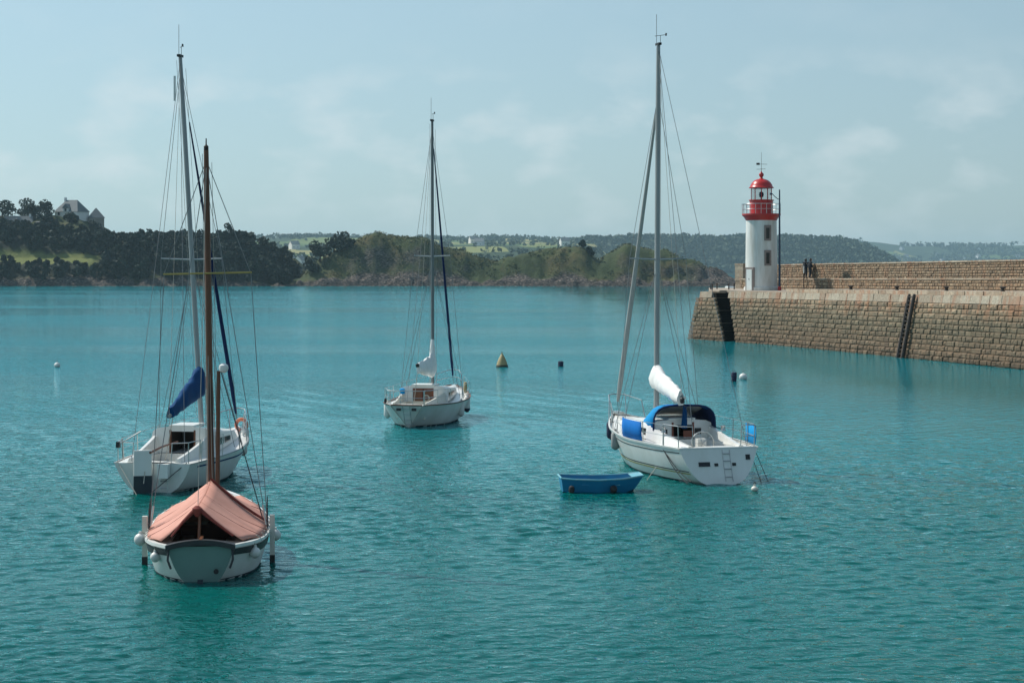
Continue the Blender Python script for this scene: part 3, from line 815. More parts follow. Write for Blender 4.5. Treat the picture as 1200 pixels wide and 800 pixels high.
def stone_mat(name, single, tidal=True, coping=False, fine=False):
    m, nt, b = nodes_of(name)
    g = nt.nodes.new('ShaderNodeNewGeometry')
    sp = nt.nodes.new('ShaderNodeSeparateXYZ'); nt.links.new(g.outputs['Position'], sp.inputs[0])
    if single:
        rv = nt.nodes.new('ShaderNodeObjectInfo').outputs['Random']
    else:
        at = nt.nodes.new('ShaderNodeAttribute'); at.attribute_name = 'tint'
        sc = nt.nodes.new('ShaderNodeSeparateColor'); nt.links.new(at.outputs['Color'], sc.inputs['Color'])
        rv = sc.outputs[0]
    base = ramp(nt, rv, [(0.0, (0.18, 0.135, 0.088)), (0.3, (0.29, 0.205, 0.125)), (0.55, (0.34, 0.23, 0.138)), (0.8, (0.25, 0.19, 0.125)), (1.0, (0.44, 0.33, 0.21))])
    if coping:
        base = ramp(nt, rv, [(0.0, (0.36, 0.29, 0.21)), (0.5, (0.46, 0.38, 0.28)), (1.0, (0.52, 0.45, 0.34))])
    n1 = pos_noise(nt, 1.4, 6, 0.65)
    n2 = pos_noise(nt, 7.0, 5, 0.6)
    c = mix_node(nt, ramp(nt, n2, [(0.35, 0.0), (0.7, 0.55)]), base, (0.13, 0.105, 0.085))
    # rust streaks running down from the deck
    rs = pos_noise(nt, 1.0, 4, 0.55, (1.5, 1.5, 0.16))
    low = math_node(nt, 'MULTIPLY', math_node(nt, 'SUBTRACT', sp.outputs[2], 2.4, True), 0.6, True)
    rsf = math_node(nt, 'MULTIPLY', ramp(nt, rs, [(0.50, 0.0), (0.63, 1.0)]), low if not fine else 0.25)
    c = mix_node(nt, math_node(nt, 'MULTIPLY', rsf, 0.75), c, (0.34, 0.115, 0.045))
    if tidal:
        zz = math_node(nt, 'ADD', sp.outputs[2], math_node(nt, 'MULTIPLY', math_node(nt, 'SUBTRACT', n1, 0.5), 2.2))
        gr = ramp(nt, math_node(nt, 'MULTIPLY', zz, 0.2), [(0.0, (0.75, 0.75, 0.75)), (0.10, (0.55, 0.55, 0.55)), (0.22, (0.62, 0.62, 0.62)), (0.50, (0.66, 0.66, 0.66)), (0.72, (0.12, 0.12, 0.12)), (0.9, (0.0, 0.0, 0.0))])
        wc = ramp(nt, math_node(nt, 'MULTIPLY', zz, 0.25), [(0.0, (0.028, 0.021, 0.012)), (0.14, (0.088, 0.054, 0.031)), (0.35, (0.098, 0.076, 0.046)), (0.6, (0.105, 0.095, 0.060)), (0.95, (0.20, 0.16, 0.105))])
        c = mix_node(nt, gr, c, wc)
    nt.links.new(c, b.inputs['Base Color'])
    b.inputs['Roughness'].default_value = 0.85
    b.inputs['Specular IOR Level'].default_value = 0.25
    bump(nt, b, math_node(nt, 'ADD', n2, n1), 0.6, 0.06)
    return m
M['stone_one'] = stone_mat('granite block', True)
M['stone_many'] = stone_mat('granite blocks', False)
M['coping'] = stone_mat('pale coping granite', True, False, True)
M['parapet'] = stone_mat('parapet rubble', False, False, False, True)
M['mortar'] = basic('weathered mortar', (0.17, 0.15, 0.125), 0.95, (0.10, 0.09, 0.075), 2, bumpy=0.4)
M['core'] = basic('wet mortar joints', (0.115, 0.095, 0.070), 0.95, (0.07, 0.058, 0.045), 2)
M['pave'] = basic('worn granite paving', (0.38, 0.32, 0.25), 0.85, (0.25, 0.20, 0.155), 1.2, bumpy=0.3)
M['weed_shade_stone'] = basic('weed and shade blackened stone', (0.007, 0.0065, 0.005), 0.95, (0.014, 0.012, 0.008), 3, bumpy=0.4, spec=0.1)  # weed colour taken near black to hold the shadow of the stair slot

pier = thing('stone_pier', 'granite block pier with stepped parapet, carrying the red and white lighthouse', 'pier', (B0.x, B0.y, 0))
pier_inv = Vector((B0.x, B0.y, 0))
def lp(p): return (p[0] - pier_inv.x, p[1] - pier_inv.y, p[2])

def stone_shape(seed):
    """unit block: x 0..1 along, y 0 (face) .. 1 inwards, z 0..1; slightly rough pillowed face"""
    g = random.Random(seed)
    e = 0.07
    j = lambda a: g.uniform(-a, a)
    v = [(0, 1, 0), (1, 1, 0), (1, 1, 1), (0, 1, 1),
         (0.004, 0.06, 0.01), (0.996, 0.06, 0.01), (0.996, 0.20, 0.99), (0.004, 0.20, 0.99),
         (e + j(.02), 0.0 + j(.03), e + j(.03)), (1 - e + j(.02), 0.0 + j(.03), e + j(.03)), (1 - e + j(.02), 0.03 + j(.03), 0.80 + j(.06)), (e + j(.02), 0.03 + j(.03), 0.80 + j(.06)),
         (0.5 + j(.2), -0.02 + j(.05), 0.45 + j(.15))]
    f = [(0, 4, 5, 1), (1, 5, 6, 2), (2, 6, 7, 3), (3, 7, 4, 0), (4, 8, 9, 5), (5, 9, 10, 6), (6, 10, 11, 7), (7, 11, 8, 4), (8, 12, 9), (9, 12, 10), (10, 12, 11), (11, 12, 8)]
    return v, f
SHAPES = [stone_shape(k) for k in range(8)]
SHAPE_ME = []
for k, (v, f) in enumerate(SHAPES):
    me = bpy.data.meshes.new('stone_block'); me.from_pydata(v, [], f); me.materials.append(M['stone_one']); me.update(); SHAPE_ME.append(me)

stair_top, stair_bot = (3.3, 5.9), (6.5, 8.5)
def stair_gap(z):
    t = 1 - max(0, min(1, z/COP))
    return stair_top[0] + (stair_bot[0]-stair_top[0])*t, stair_top[1] + (stair_bot[1]-stair_top[1])*t
blocks = []                                          # (u0, u1, z0, z1, section)
ncourse = 14
for c in range(ncourse):
    z0 = COP - 0.52 - (c+1)*CH; z1 = z0 + CH
    if z1 < -1.0: break
    for sec, u_lo, u_hi in (('h', 0.35 - 0.12*c*0 , LH), ('m', 0.0, 62.0)):
        u = u_lo - BAT*0 + (rnd.uniform(-0.4, 0) if sec == 'm' else 0)
        segs = [(u, u_hi)]
        if sec == 'h':
            g0, g1 = stair_gap((z0+z1)/2)
            segs = [(u, g0), (g1, u_hi)]
        for a, bb in segs:
            x = a
            while x < bb - 0.05:
                w = rnd.uniform(0.34, 0.88)
                if bb - (x + w) < 0.4: w = bb - x
                blocks.append((x, x + w, z0, z1, sec, c)); x += w
def blk_frame(bk):
    u0, u1, z0, z1, sec, c = bk
    P = hp if sec == 'h' else mp
    n = BAT*(z0 + 0.05) + rnd.uniform(-0.035, 0.035)
    return P, u0 + 0.006, u1 - 0.006, n, z0 + 0.005, z1 - 0.006
vis = []
for bk in blocks:
    u = 0.5*(bk[0]+bk[1]); P = hp if bk[4] == 'h' else mp
    p = P(u, 0, bk[2]); ang = p[0]/p[1]
    vis.append((ang < 0.278 and bk[3] > 0.15, -p[1], bk))
order = sorted(vis, key=lambda q: (not q[0], -q[1]))
singles = [q[2] for q in order[:298]]
single_set = set(id(q) for q in singles)
mv, mf, mt_ = [], [], []
for bk in blocks:
    P, u0, u1, n, z0, z1 = blk_frame(bk)
    k = rnd.randrange(8); dep = 0.62
    if id(bk) in single_set:
        o = bpy.data.objects.new('stone_block', SHAPE_ME[k]); col.objects.link(o); o.parent = pier
        o.location = lp(P(u0, n, z0))
        U = UH if bk[4] == 'h' else UM
        o.rotation_euler = (0, 0, math.atan2(U.y, U.x)); o.scale = (u1-u0, dep, z1-z0)
    else:
        b0 = len(mv)
        for (x, y, z) in SHAPES[k][0]:
            mv.append(lp(P(u0 + x*(u1-u0), n + y*dep, z0 + z*(z1-z0))))
        for f in SHAPES[k][1]:
            q = [i + b0 for i in f]
            mf.append(q)
        mt_ += [rnd.random()]*13
me = bpy.data.meshes.new('far_stone_blocks'); me.from_pydata(mv, [], mf); me.materials.append(M['stone_many'])
at = me.color_attributes.new('tint', 'FLOAT_COLOR', 'POINT')
at.data.foreach_set('color', np.repeat(np.array(mt_, np.float32)[:, None], 4, 1).ravel()); me.update()
o = bpy.data.objects.new('far_stone_blocks', me); col.objects.link(o); o.parent = pier; o['kind'] = 'stuff'

# pier core behind the blocks, course by course so that the stair slot stays open
core = MB()
def slab(m, P, u0, u1, n0, n1, z0, z1):
    m.hexa([lp(P(u0, n0, z0)), lp(P(u1, n0, z0)), lp(P(u1, n1, z0)), lp(P(u0, n1, z0))], [lp(P(u0, n0, z1)), lp(P(u1, n0, z1)), lp(P(u1, n1, z1)), lp(P(u0, n1, z1))])
for c in range(ncourse):
    z0 = COP - 0.52 - (c+1)*CH; z1 = z0 + CH
    if c == ncourse-1: z0 = -2.0
    nn = BAT*z0 + 0.16
    g0, g1 = stair_gap((z0+z1)/2)
    slab(core, hp, 0.75 + 0.10*(z0)*0, g0 - 0.01, nn, 3.0, z0, z1)
    slab(core, hp, g1 + 0.01, LH + 0.3, nn, 3.0, z0, z1)
    slab(core, hp, 0.7, LH + 1.0, 3.0, 12.0, z0, z1)
    slab(core, mp, -0.2, 62, nn, 10.2, z0, z1)
core.build('core', 'core', pier)
# end of the pier head: battered masonry return
er = MB()
for c in range(ncourse):
    z0 = COP - 0.52 - (c+1)*CH; z1 = z0 + CH - 0.015
    off = 0.55*BAT*(z0 + 0.3)
    nrow = 14
    a = 0
    for k in range(nrow):
        n0 = BAT*z0 + 0.0 + k*0.95 + (0.4 if c % 2 and k else 0); n1 = BAT*z0 + (k+1)*0.95 - 0.02 + (0.4 if c % 2 else 0)
        jj = rnd.uniform(-0.04, 0.04)
        slab(er, hp, off + jj - 0.02*k, 0.8, n0 + 0.02, n1, z0 + 0.01, z1)
er.build('end_wall', 'mortar', pier)
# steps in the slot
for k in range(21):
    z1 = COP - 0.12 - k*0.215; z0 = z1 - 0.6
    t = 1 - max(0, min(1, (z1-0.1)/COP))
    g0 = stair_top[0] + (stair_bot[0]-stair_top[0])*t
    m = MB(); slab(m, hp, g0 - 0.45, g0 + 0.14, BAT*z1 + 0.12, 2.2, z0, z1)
    m.build('step', 'weed_shade_stone', pier)
m = MB(); slab(m, hp, 1.5, 10.0, 2.2, 2.6, -1.0, COP - 0.06); m.build('stair_back_wall', 'weed_shade_stone', pier)
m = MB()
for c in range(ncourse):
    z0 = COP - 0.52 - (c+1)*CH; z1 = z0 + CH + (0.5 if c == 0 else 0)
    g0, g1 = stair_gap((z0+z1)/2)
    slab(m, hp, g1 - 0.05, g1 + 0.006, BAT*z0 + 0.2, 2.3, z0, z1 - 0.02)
m.build('stair_side_wall', 'weed_shade_stone', pier)

# coping course
for sec, P, U, u_lo, u_hi in (('h', hp, UH, 0.9, LH), ('m', mp, UM, 0.0, 62.0)):
    x = u_lo
    while x < u_hi - 0.1:
        w = rnd.uniform(0.95, 1.5)
        if u_hi - (x + w) < 0.6: w = u_hi - x
        if sec == 'h' and x + w > stair_top[0] - 0.1 and x < stair_top[1]:
            if x >= stair_top[0] - 0.35: x = stair_top[1] + 0.05; continue
            w = stair_top[0] - x
        m = MB()
        n = BAT*3.7 + rnd.uniform(-0.02, 0.02)
        dz = rnd.uniform(-0.015, 0.015)
        a, bq = x + 0.012, x + w - 0.012
        zt = COP + dz; zb = COP - 0.515
        pts0 = [(a, n), (bq, n), (bq, n + 1.0), (a, n + 1.0)]
        m.hexa([lp(P(q[0], q[1], zb)) for q in pts0], [lp(P(q[0] + (0.02 if i in (0, 3) else -0.02), q[1] + (0.09 if i < 2 else 0), zt)) for i, q in enumerate(pts0)])
        m.build('coping_stone', 'coping', pier)
        x += w
# head deck and raised kerb with the deck behind it
m = MB(); pl = [hp(1.15, 1.55, 0), hp(stair_top[0]-0.3, 1.55, 0), hp(stair_top[0]-0.3, 2.25, 0), hp(stair_top[1]+0.1, 2.25, 0), hp(stair_top[1]+0.1, 1.55, 0), hp(LH - 0.4, 1.55, 0), mp(0.6, 1.6, 0), mp(4.0, 9.9, 0), (26.4, 186, 0), (19.5, 186, 0)]
m.prism([lp(q)[:2] for q in pl], COP - 0.3, COP + 0.07); m.build('head_deck', 'pave', pier)
x = -1.0
while x < 62:
    w = rnd.uniform(0.8, 1.6); m = MB()
    slab(m, mp, x + 0.01, x + w - 0.01, 1.66 + rnd.uniform(-.03, .03), 2.5, COP - 0.2, 4.50 + rnd.uniform(-.012, .012)); m.build('kerb_stone', 'coping', pier); x += w
m = MB(); slab(m, mp, -1.0, 62, 2.52, 10.1, 3.0, 4.485); m.build('deck', 'pave', pier)

# parapet: low front wall and higher back wall, rubble faces
def rubble_wall(name, n0, n1, z0, z1, u0, u1, rows, wmin, wmax, cap):
    m = MB(); slab(m, mp, u0, u1, n0 + 0.07, n1, z0, z1 - 0.02); bd = m.build(name, 'mortar', pier)
    v, f, tn = [], [], []
    hh = (z1 - 0.12 - z0)/rows
    for r in range(rows):
        x = u0 + rnd.uniform(0, 0.2)
        while x < u1 - 0.1:
            w = rnd.uniform(wmin, wmax); b0 = len(v); k = rnd.randrange(8)
            if x + w > u1: w = u1 - x
            jz0, jz1 = rnd.uniform(0.008, 0.035), rnd.uniform(0.008, 0.035)
            jn = rnd.uniform(-0.025, 0.025)
            for (a, b_, c_) in SHAPES[k][0]:
                v.append(lp(mp(x + 0.015 + a*(w-0.03), n0 + jn + b_*0.2, z0 + r*hh + jz0 + c_*(hh - jz0 - jz1))))
            f += [[i + b0 for i in q] for q in SHAPES[k][1]]; tn += [rnd.random()]*13; x += w
    me = bpy.data.meshes.new('rubble'); me.from_pydata(v, [], f); me.materials.append(M['parapet'])
    at = me.color_attributes.new('tint', 'FLOAT_COLOR', 'POINT'); at.data.foreach_set('color', np.repeat(np.array(tn, np.float32)[:, None], 4, 1).ravel())
    o = bpy.data.objects.new('rubble', me); col.objects.link(o); o.parent = bd; o['kind'] = 'stuff'
    x = u0 - 0.05
    while x < u1:
        w = rnd.uniform(*cap); m = MB()
        slab(m, mp, x + 0.008, min(x + w, u1) - 0.008, n0 - 0.05, n1 + 0.06 if name == 'upper_wall' else n0 + 0.6, z1 - 0.115 + rnd.uniform(-.006, .006), z1 + rnd.uniform(-.012, .012)); m.build('cap_stone', 'coping', bd); x += w
    return bd
rubble_wall('lower_wall', 7.0, 8.9, 4.3, 5.36, -24.6, 62, 4, 0.22, 0.55, (0.9, 1.6))
rubble_wall('upper_wall', 8.6, 10.0, 5.30, 6.66, -24.6, 62, 6, 0.2, 0.5, (0.9, 1.8))
# squared pillar that ends the parapet
pe = MB(); cc = Vector(mp(-25.7, 7.75, 0)); ang = R(-50)
def rotp(x, y): return (cc.x + x*math.cos(ang) - y*math.sin(ang) - pier_inv.x, cc.y + x*math.sin(ang) + y*math.cos(ang) - pier_inv.y)
z = 4.0; k = 0
while z < 6.35:
    hgt = rnd.uniform(0.28, 0.42); j = rnd.uniform(-0.03, 0.03)
    m = MB(); m.prism([rotp(-0.5+j, -0.5+j), rotp(0.5, -0.5+j), rotp(0.5, 0.5), rotp(-0.5+j, 0.5)], z, z + hgt - 0.012); m.build('pillar_stone', 'coping', pier); z += hgt
m = MB(); m.prism([rotp(-0.54, -0.54), rotp(0.54, -0.54), rotp(0.54, 0.54), rotp(-0.54, 0.54)], z, z + 0.2); m.build('pillar_cap', 'coping', pier)

# black ladder on the pier face
lad = MB()
lu = 23.0
lf = []
for du in (0, 0.72):
    m = MB(); m.tube([lp(mp(lu + du, BAT*(-1.0) - 0.28, -1.0)), lp(mp(lu + du, BAT*COP - 0.24, COP - 0.15)), lp(mp(lu + du, BAT*COP - 0.20, COP + 0.05))], [0.15, 0.13, 0.08], 8)
    lf.append(m)
ladder = lf[0]; ladder.v, ladder.f = ladder.v, ladder.f
rails = MB(); rails.add(lf[0].v, lf[0].f); rails.add(lf[1].v, lf[1].f)
ladder_o = rails.build('ladder', 'iron', pier, True)
for k in range(17):
    z = -0.4 + k*0.28
    m = MB(); m.tube([lp(mp(lu - 0.06, BAT*z - 0.27, z)), lp(mp(lu + 0.78, BAT*z - 0.27, z))], 0.035, 6); m.build('rung', 'iron', ladder_o)

# small furniture on the pier
def arm_z(p, z): return z + RISE*((p - B0).dot(UM))
BXY = ((25.63, 142.0), (27.59, 134.57), (29.48, 127.4), (31.4, 120.12))  # image pixel columns cast from the camera onto the kerb, results hardcoded
BOL = ['squat iron bollard on the kerb nearest the lamp post', 'squat iron bollard on the kerb just before the ladder', 'squat iron bollard on the kerb just past the ladder', 'squat iron bollard on the kerb farthest from the lighthouse']
for xy, lb in zip(BXY, BOL):
    p = Vector((*xy, 0))
    m = MB(); m.lathe([(0.15, 0), (0.12, 0.06), (0.11, 0.15), (0.17, 0.20), (0.18, 0.26), (0.10, 0.30)], 14)
    o = m.build('bollard', 'iron', None, True, (p.x, p.y, arm_z(p, 4.51))); tag(o, lb, 'bollard', 'bollards on the pier kerb')
for (x, y), lb in zip(((17.75, 166.5), (18.1, 171), (19.0, 174), (19.4, 168), (20.3, 171.5)),
                      ['thin iron post at the very tip of the pier head', 'second thin iron post from the tip of the pier head', 'thin iron post behind the stair slot on the pier head', 'thin iron post right above the dark stair slot', 'thin iron post nearest the lighthouse door on the pier head']):
    m = MB(); m.lathe([(0.09, 0), (0.06, 0.06), (0.05, 0.45), (0.085, 0.5), (0.07, 0.58), (0.02, 0.6)], 10)
    o = m.build('mooring_post', 'iron', None, True, (x, y, COP + 0.07 + RISE*(-8))); tag(o, lb, 'post', 'mooring posts on the pier head')

# ------------------------------------------------------------------ lighthouse
LX, LY = 21.45, 161.5
LZ = COP + 0.07
lh = thing('lighthouse', 'white lighthouse tower with red gallery, lantern and dome on the pier', 'lighthouse', (LX, LY, LZ - 0.02))
MB().lathe([(1.50, 0), (1.50, 0.28), (1.40, 0.34)], 48).build('plinth', 'light_house_white', lh, 30)
MB().lathe([(1.385, 0.3), (1.35, 3.0), (1.31, 6.02), (1.31, 6.1)], 64).build('tower', 'light_house_white', lh, 30)
MB().lathe([(1.33, 6.03), (1.36, 6.1), (1.50, 6.32), (1.62, 6.42), (1.66, 6.48), (1.66, 6.60), (1.0, 6.62)], 48).build('gallery', 'red', lh, 30)
MB().lathe([(1.02, 6.58), (1.0, 6.66), (1.0, 7.68), (1.08, 7.74), (1.08, 7.80), (0.9, 7.81)], 40).build('lantern_base', 'red', lh, 30)
rl = MB()
for zz in (7.0, 7.44):
    rl.tube([(1.66*math.cos(a), 1.66*math.sin(a), zz) for a in [2*PI*k/40 for k in range(41)]], 0.018 if zz < 7.2 else 0.026, 6)
rail = rl.build('railing', 'steel', lh, True)
for k in range(22):
    a = 2*PI*k/22
    MB().tube([(1.64*math.cos(a), 1.64*math.sin(a), 6.58), (1.66*math.cos(a), 1.66*math.sin(a), 7.45)], 0.02, 6).build('baluster', 'steel', rail, True)
lan = MB().lathe([(0.90, 7.79), (0.90, 8.80), (0.885, 8.80), (0.885, 7.79)], 10, a0=0.2)
gl = []
for k in range(10):
    a, b2 = 0.2 + 2*PI*k/10, 0.2 + 2*PI*(k+1)/10
    p0, p1 = Vector((0.9*math.cos(a), 0.9*math.sin(a), 0)), Vector((0.9*math.cos(b2), 0.9*math.sin(b2), 0))
    m = MB(); m.add([(p0.x, p0.y, 7.81), (p1.x, p1.y, 7.81), (p1.x, p1.y, 8.79), (p0.x, p0.y, 8.79)], [(0, 1, 2, 3)]); m.build('pane', 'glass', lh, solid=0.006)
    MB().tube([(p0.x*1.01, p0.y*1.01, 7.79), (p0.x*1.01, p0.y*1.01, 8.81)], 0.032, 6).build('mullion', 'red', lh)
MB().lathe([(0.06, 7.6), (0.07, 8.0), (0.16, 8.06), (0.20, 8.2), (0.20, 8.36), (0.14, 8.46), (0.04, 8.5)], 20).build('lamp', 'blue_post', lh, True)
MB().lathe([(0.92, 8.78), (1.06, 8.80), (1.07, 8.86), (0.98, 8.93), (0.92, 9.1), (0.80, 9.3), (0.60, 9.47), (0.36, 9.57), (0.17, 9.62), (0.11, 9.72), (0.11, 9.78)], 40).build('dome', 'red', lh, 50)
MB().lathe([(0.10, 9.76), (0.17, 9.82), (0.215, 9.93), (0.20, 10.04), (0.12, 10.13), (0.05, 10.18), (0.03, 10.3)], 20).build('finial', 'red', lh, True)
vn = MB().tube([(0, 0, 10.2), (0, 0, 11.9)], [0.02, 0.012], 6)
vn.tube([(-0.42, 0, 10.42), (0.35, 0, 10.46)], 0.018, 6); vn.tube([(0, -0.35, 10.44), (0, 0.35, 10.44)], 0.018, 6); vn.tube([(-0.45, 0.02, 10.88), (0.5, 0, 10.86)], 0.018, 6)
vn.box(-0.42, -0.14, -0.015, 0.015, 10.80, 10.98)
vn.build('weather_vane', 'iron', lh)
def on_tower(ang, r, w, h, z, d, name, mat, parent=None):
    a = R(ang); dx, dy = math.sin(a), -math.cos(a); tx, ty = math.cos(a), math.sin(a)
    m = MB(); v = []
    for zz in (z, z + h):
        v.append([(dx*(r-d) - tx*w/2, dy*(r-d) - ty*w/2, zz), (dx*r - tx*w/2, dy*r - ty*w/2, zz), (dx*r + tx*w/2, dy*r + ty*w/2, zz), (dx*(r-d) + tx*w/2, dy*(r-d) + ty*w/2, zz)])
    m.hexa(v[0], v[1]); return m.build(name, mat, parent or lh)
def tower_window(ang, z, r):
    a = R(ang)
    w = thing('window', None, None); w.parent = lh
    # surround: two jambs, lintel, sill around a recessed pane
    def piece(off, w2, z2, h2, d2, name, mat, extra=0.05):
        dx, dy = math.sin(a), -math.cos(a); tx, ty = math.cos(a), math.sin(a)
        v = []
        for zz in (z2, z2 + h2):
            v.append([(dx*(r-d2) + tx*(off-w2/2), dy*(r-d2) + ty*(off-w2/2), zz), (dx*(r+extra) + tx*(off-w2/2), dy*(r+extra) + ty*(off-w2/2), zz), (dx*(r+extra) + tx*(off+w2/2), dy*(r+extra) + ty*(off+w2/2), zz), (dx*(r-d2) + tx*(off+w2/2), dy*(r-d2) + ty*(off+w2/2), zz)])
        return MB().hexa(v[0], v[1]).build(name, mat, w)
    piece(-0.235, 0.15, z, 1.32, 0.2, 'jamb', 'stone_trim'); piece(0.235, 0.15, z, 1.32, 0.2, 'jamb', 'stone_trim')
    piece(0, 0.32, z + 1.1, 0.22, 0.2, 'lintel', 'stone_trim', 0.046); piece(0, 0.32, z, 0.16, 0.2, 'sill', 'stone_trim', 0.046)
    piece(0, 0.32, z + 0.16, 0.94, 0.15, 'pane', 'window', 0.022)
tower_window(16, 4.28, 1.325); tower_window(16, 2.15, 1.345)
dr = on_tower(-52, 1.46, 0.95, 2.0, 0.0, 0.4, 'door_surround', 'stone_trim')
on_tower(-52, 1.50, 0.62, 1.78, 0.05, 0.2, 'door', 'gel_white')
on_tower(-52, 1.52, 0.05, 0.12, 0.95, 0.05, 'door_handle', 'iron')

# lamp post beside the tower
p = Vector((22.83, 160.2, 0)); pz = COP + 0.08
lpst = thing('lamp_post', 'tall slim dark blue lamp post against the lighthouse', 'lamp post', (p.x, p.y, pz))
MB().tube([(0, 0, 0.3), (0, 0, 4.5), (0, 0, 8.6)], [0.105, 0.085, 0.055], 10).build('post', 'blue_post', lpst, True)
MB().lathe([(0.16, 0), (0.16, 0.25), (0.11, 0.34)], 12).build('base', 'red', lpst, True)
MB().tube([(0, 0, 7.75), (-0.15, 0, 7.8), (-0.4, 0, 8.0), (-0.62, 0, 8.25), (-0.72, 0, 8.3)], 0.035, 6).build('arm', 'blue_post', lpst, True)
MB().lathe([(0.04, 8.14), (0.11, 8.16), (0.10, 8.28), (0.03, 8.34)], 12, c=(-0.74, 0)).build('lamp_head', 'blue_post', lpst, True)
# thin sign pole in front of the low wall
p = Vector((25.21, 162.19, 0))  # hardcoded from an image pixel column, along the ray from the camera
sp_ = thing('slim_pole', 'slim pale topped pole standing before the low wall, under the two people', 'pole', (p.x, p.y, arm_z(p, 4.48)))
MB().tube([(0, 0, 0), (0, 0, 1.35)], 0.045, 8).build('pole', 'iron', sp_, True)
MB().tube([(0, 0, 1.35), (0, 0, 1.95)], 0.05, 8).build('top_section', 'gel_white', sp_, True)

# ------------------------------------------------------------------ two people on the ledge of the parapet
def person(label, loc, rz, h, arm_up):
    root = thing('person', label, 'person', loc, rz, 'people on the parapet ledge')
    root.scale = (1.2, 1.22, 1.0)
    k = h/1.75
    V, E, Rr = [], [], []
    def add(p, r, par=None):
        V.append(tuple(c*k for c in p)); Rr.append(r*k)
        if par is not None: E.append((par, len(V)-1))
        return len(V)-1
    pel = add((0, 0, 0.95), 0.19)
    wa = add((0, 0, 1.10), 0.19, pel); ch = add((0.02, 0, 1.32), 0.21, wa); sh = add((0.03, 0, 1.43), 0.10, ch); nk = add((0.05, 0, 1.51), 0.055, sh)
    hd = add((0.07, 0, 1.60), 0.085, nk); tp = add((0.07, 0, 1.71), 0.07, hd)
    hands = []
    for s in (-1, 1):
        hi = add((0, s*0.10, 0.90), 0.125, pel); kn = add((0.03, s*0.12, 0.49), 0.085, hi); an = add((-0.02, s*0.13, 0.09), 0.045, kn); ft = add((0.13, s*0.15, 0.04), 0.04, an)
        so = add((0.02, s*0.20, 1.40), 0.085, sh)
        if arm_up: el = add((0.16, s*0.27, 1.22), 0.065, so); wr = add((0.36, s*0.22, 1.27), 0.032, el); d = Vector((0.95, -0.1*s, 0.1)).normalized()
        else: el = add((0.0, s*0.27, 1.12), 0.065, so); wr = add((0.08, s*0.26, 0.88), 0.032, el); d = Vector((0.25, 0, -0.97)).normalized()
        pm = add(tuple(Vector(V[wr])/k + d*0.06), 0.036, wr)
        base = Vector(V[pm])/k
        side = Vector((0, 1, 0))
        for q, (o, ln) in enumerate(((-0.03, 0.065), (-0.01, 0.08), (0.012, 0.078), (0.032, 0.06))):
            f1 = add(tuple(base + d*0.04 + side*o), 0.0095, pm); f2 = add(tuple(base + d*(0.04 + ln*0.6) + side*o + Vector((0, 0, -0.008))), 0.0085, f1); add(tuple(base + d*(0.04 + ln) + side*o*0.9 + Vector((0, 0, -0.025))), 0.007, f2)
        t1 = add(tuple(Vector(V[wr])/k + d*0.03 + side*(-s*0.04)), 0.011, wr); add(tuple(Vector(V[wr])/k + d*0.075 + side*(-s*0.055)), 0.009, t1)
    me = bpy.data.meshes.new('body'); me.from_pydata(V, E, []); me.materials.append(M['cloth_dark'])
    o = bpy.data.objects.new('body', me); col.objects.link(o); o.parent = root
    sk = o.modifiers.new('skin', 'SKIN'); sk.use_smooth_shade = True
    for i, sv in enumerate(me.skin_vertices[0].data):
        sv.radius = (Rr[i], Rr[i]); sv.use_root = (i == 0)
    sb = o.modifiers.new('sub', 'SUBSURF'); sb.levels = 1; sb.render_levels = 1
    fz = MB().lathe([(0.02, -0.11), (0.06, -0.09), (0.078, -0.03), (0.085, 0.03), (0.075, 0.08), (0.03, 0.115)], 14); f = fz.build('face', 'skin', root, True, (0.085*k, 0, 1.62*k))
    nb = MB().add([(0.075, -0.012, 0.01), (0.075, 0.012, 0.01), (0.108, 0, -0.02), (0.078, -0.016, -0.03), (0.078, 0.016, -0.03)], [(0, 2, 1), (0, 3, 2), (1, 2, 4), (3, 4, 2)]); nb.build('nose', 'skin', f)
    for s in (-1, 1):
        MB().lathe([(0.002, -0.03), (0.018, -0.01), (0.018, 0.015), (0.004, 0.03)], 8, c=(0.0, s*0.086)).build('ear', 'skin', f, True)
        MB().lathe([(0.002, 0.012), (0.009, 0.02), (0.002, 0.028)], 8, c=(0.078, s*0.03)).build('eye', 'black', f, True)
    MB().box(0.076, 0.081, -0.022, 0.022, -0.058, -0.05).build('mouth', 'canvas_red', f)
    MB().lathe([(0.09, -0.06), (0.103, 0.0), (0.10, 0.06), (0.075, 0.115), (0.02, 0.135)], 14, c=(-0.018, 0)).build('hair', 'hair', root, True, (0.075*k, 0, 1.62*k))
    return root
p = Vector((25.78, 165.13, 0))  # both people placed from image pixel columns along camera rays, then hardcoded
person('person in dark clothes on the parapet ledge, nearer the lighthouse', (p.x, p.y, arm_z(p, 5.355)), math.atan2(NM.y, NM.x) + 0.25, 1.74, True)
p = Vector((26.1, 164.52, 0))
person('person in black clothes on the parapet ledge, farther from the lighthouse', (p.x, p.y, arm_z(p, 5.355)), math.atan2(NM.y, NM.x) - 0.3, 1.76, False)

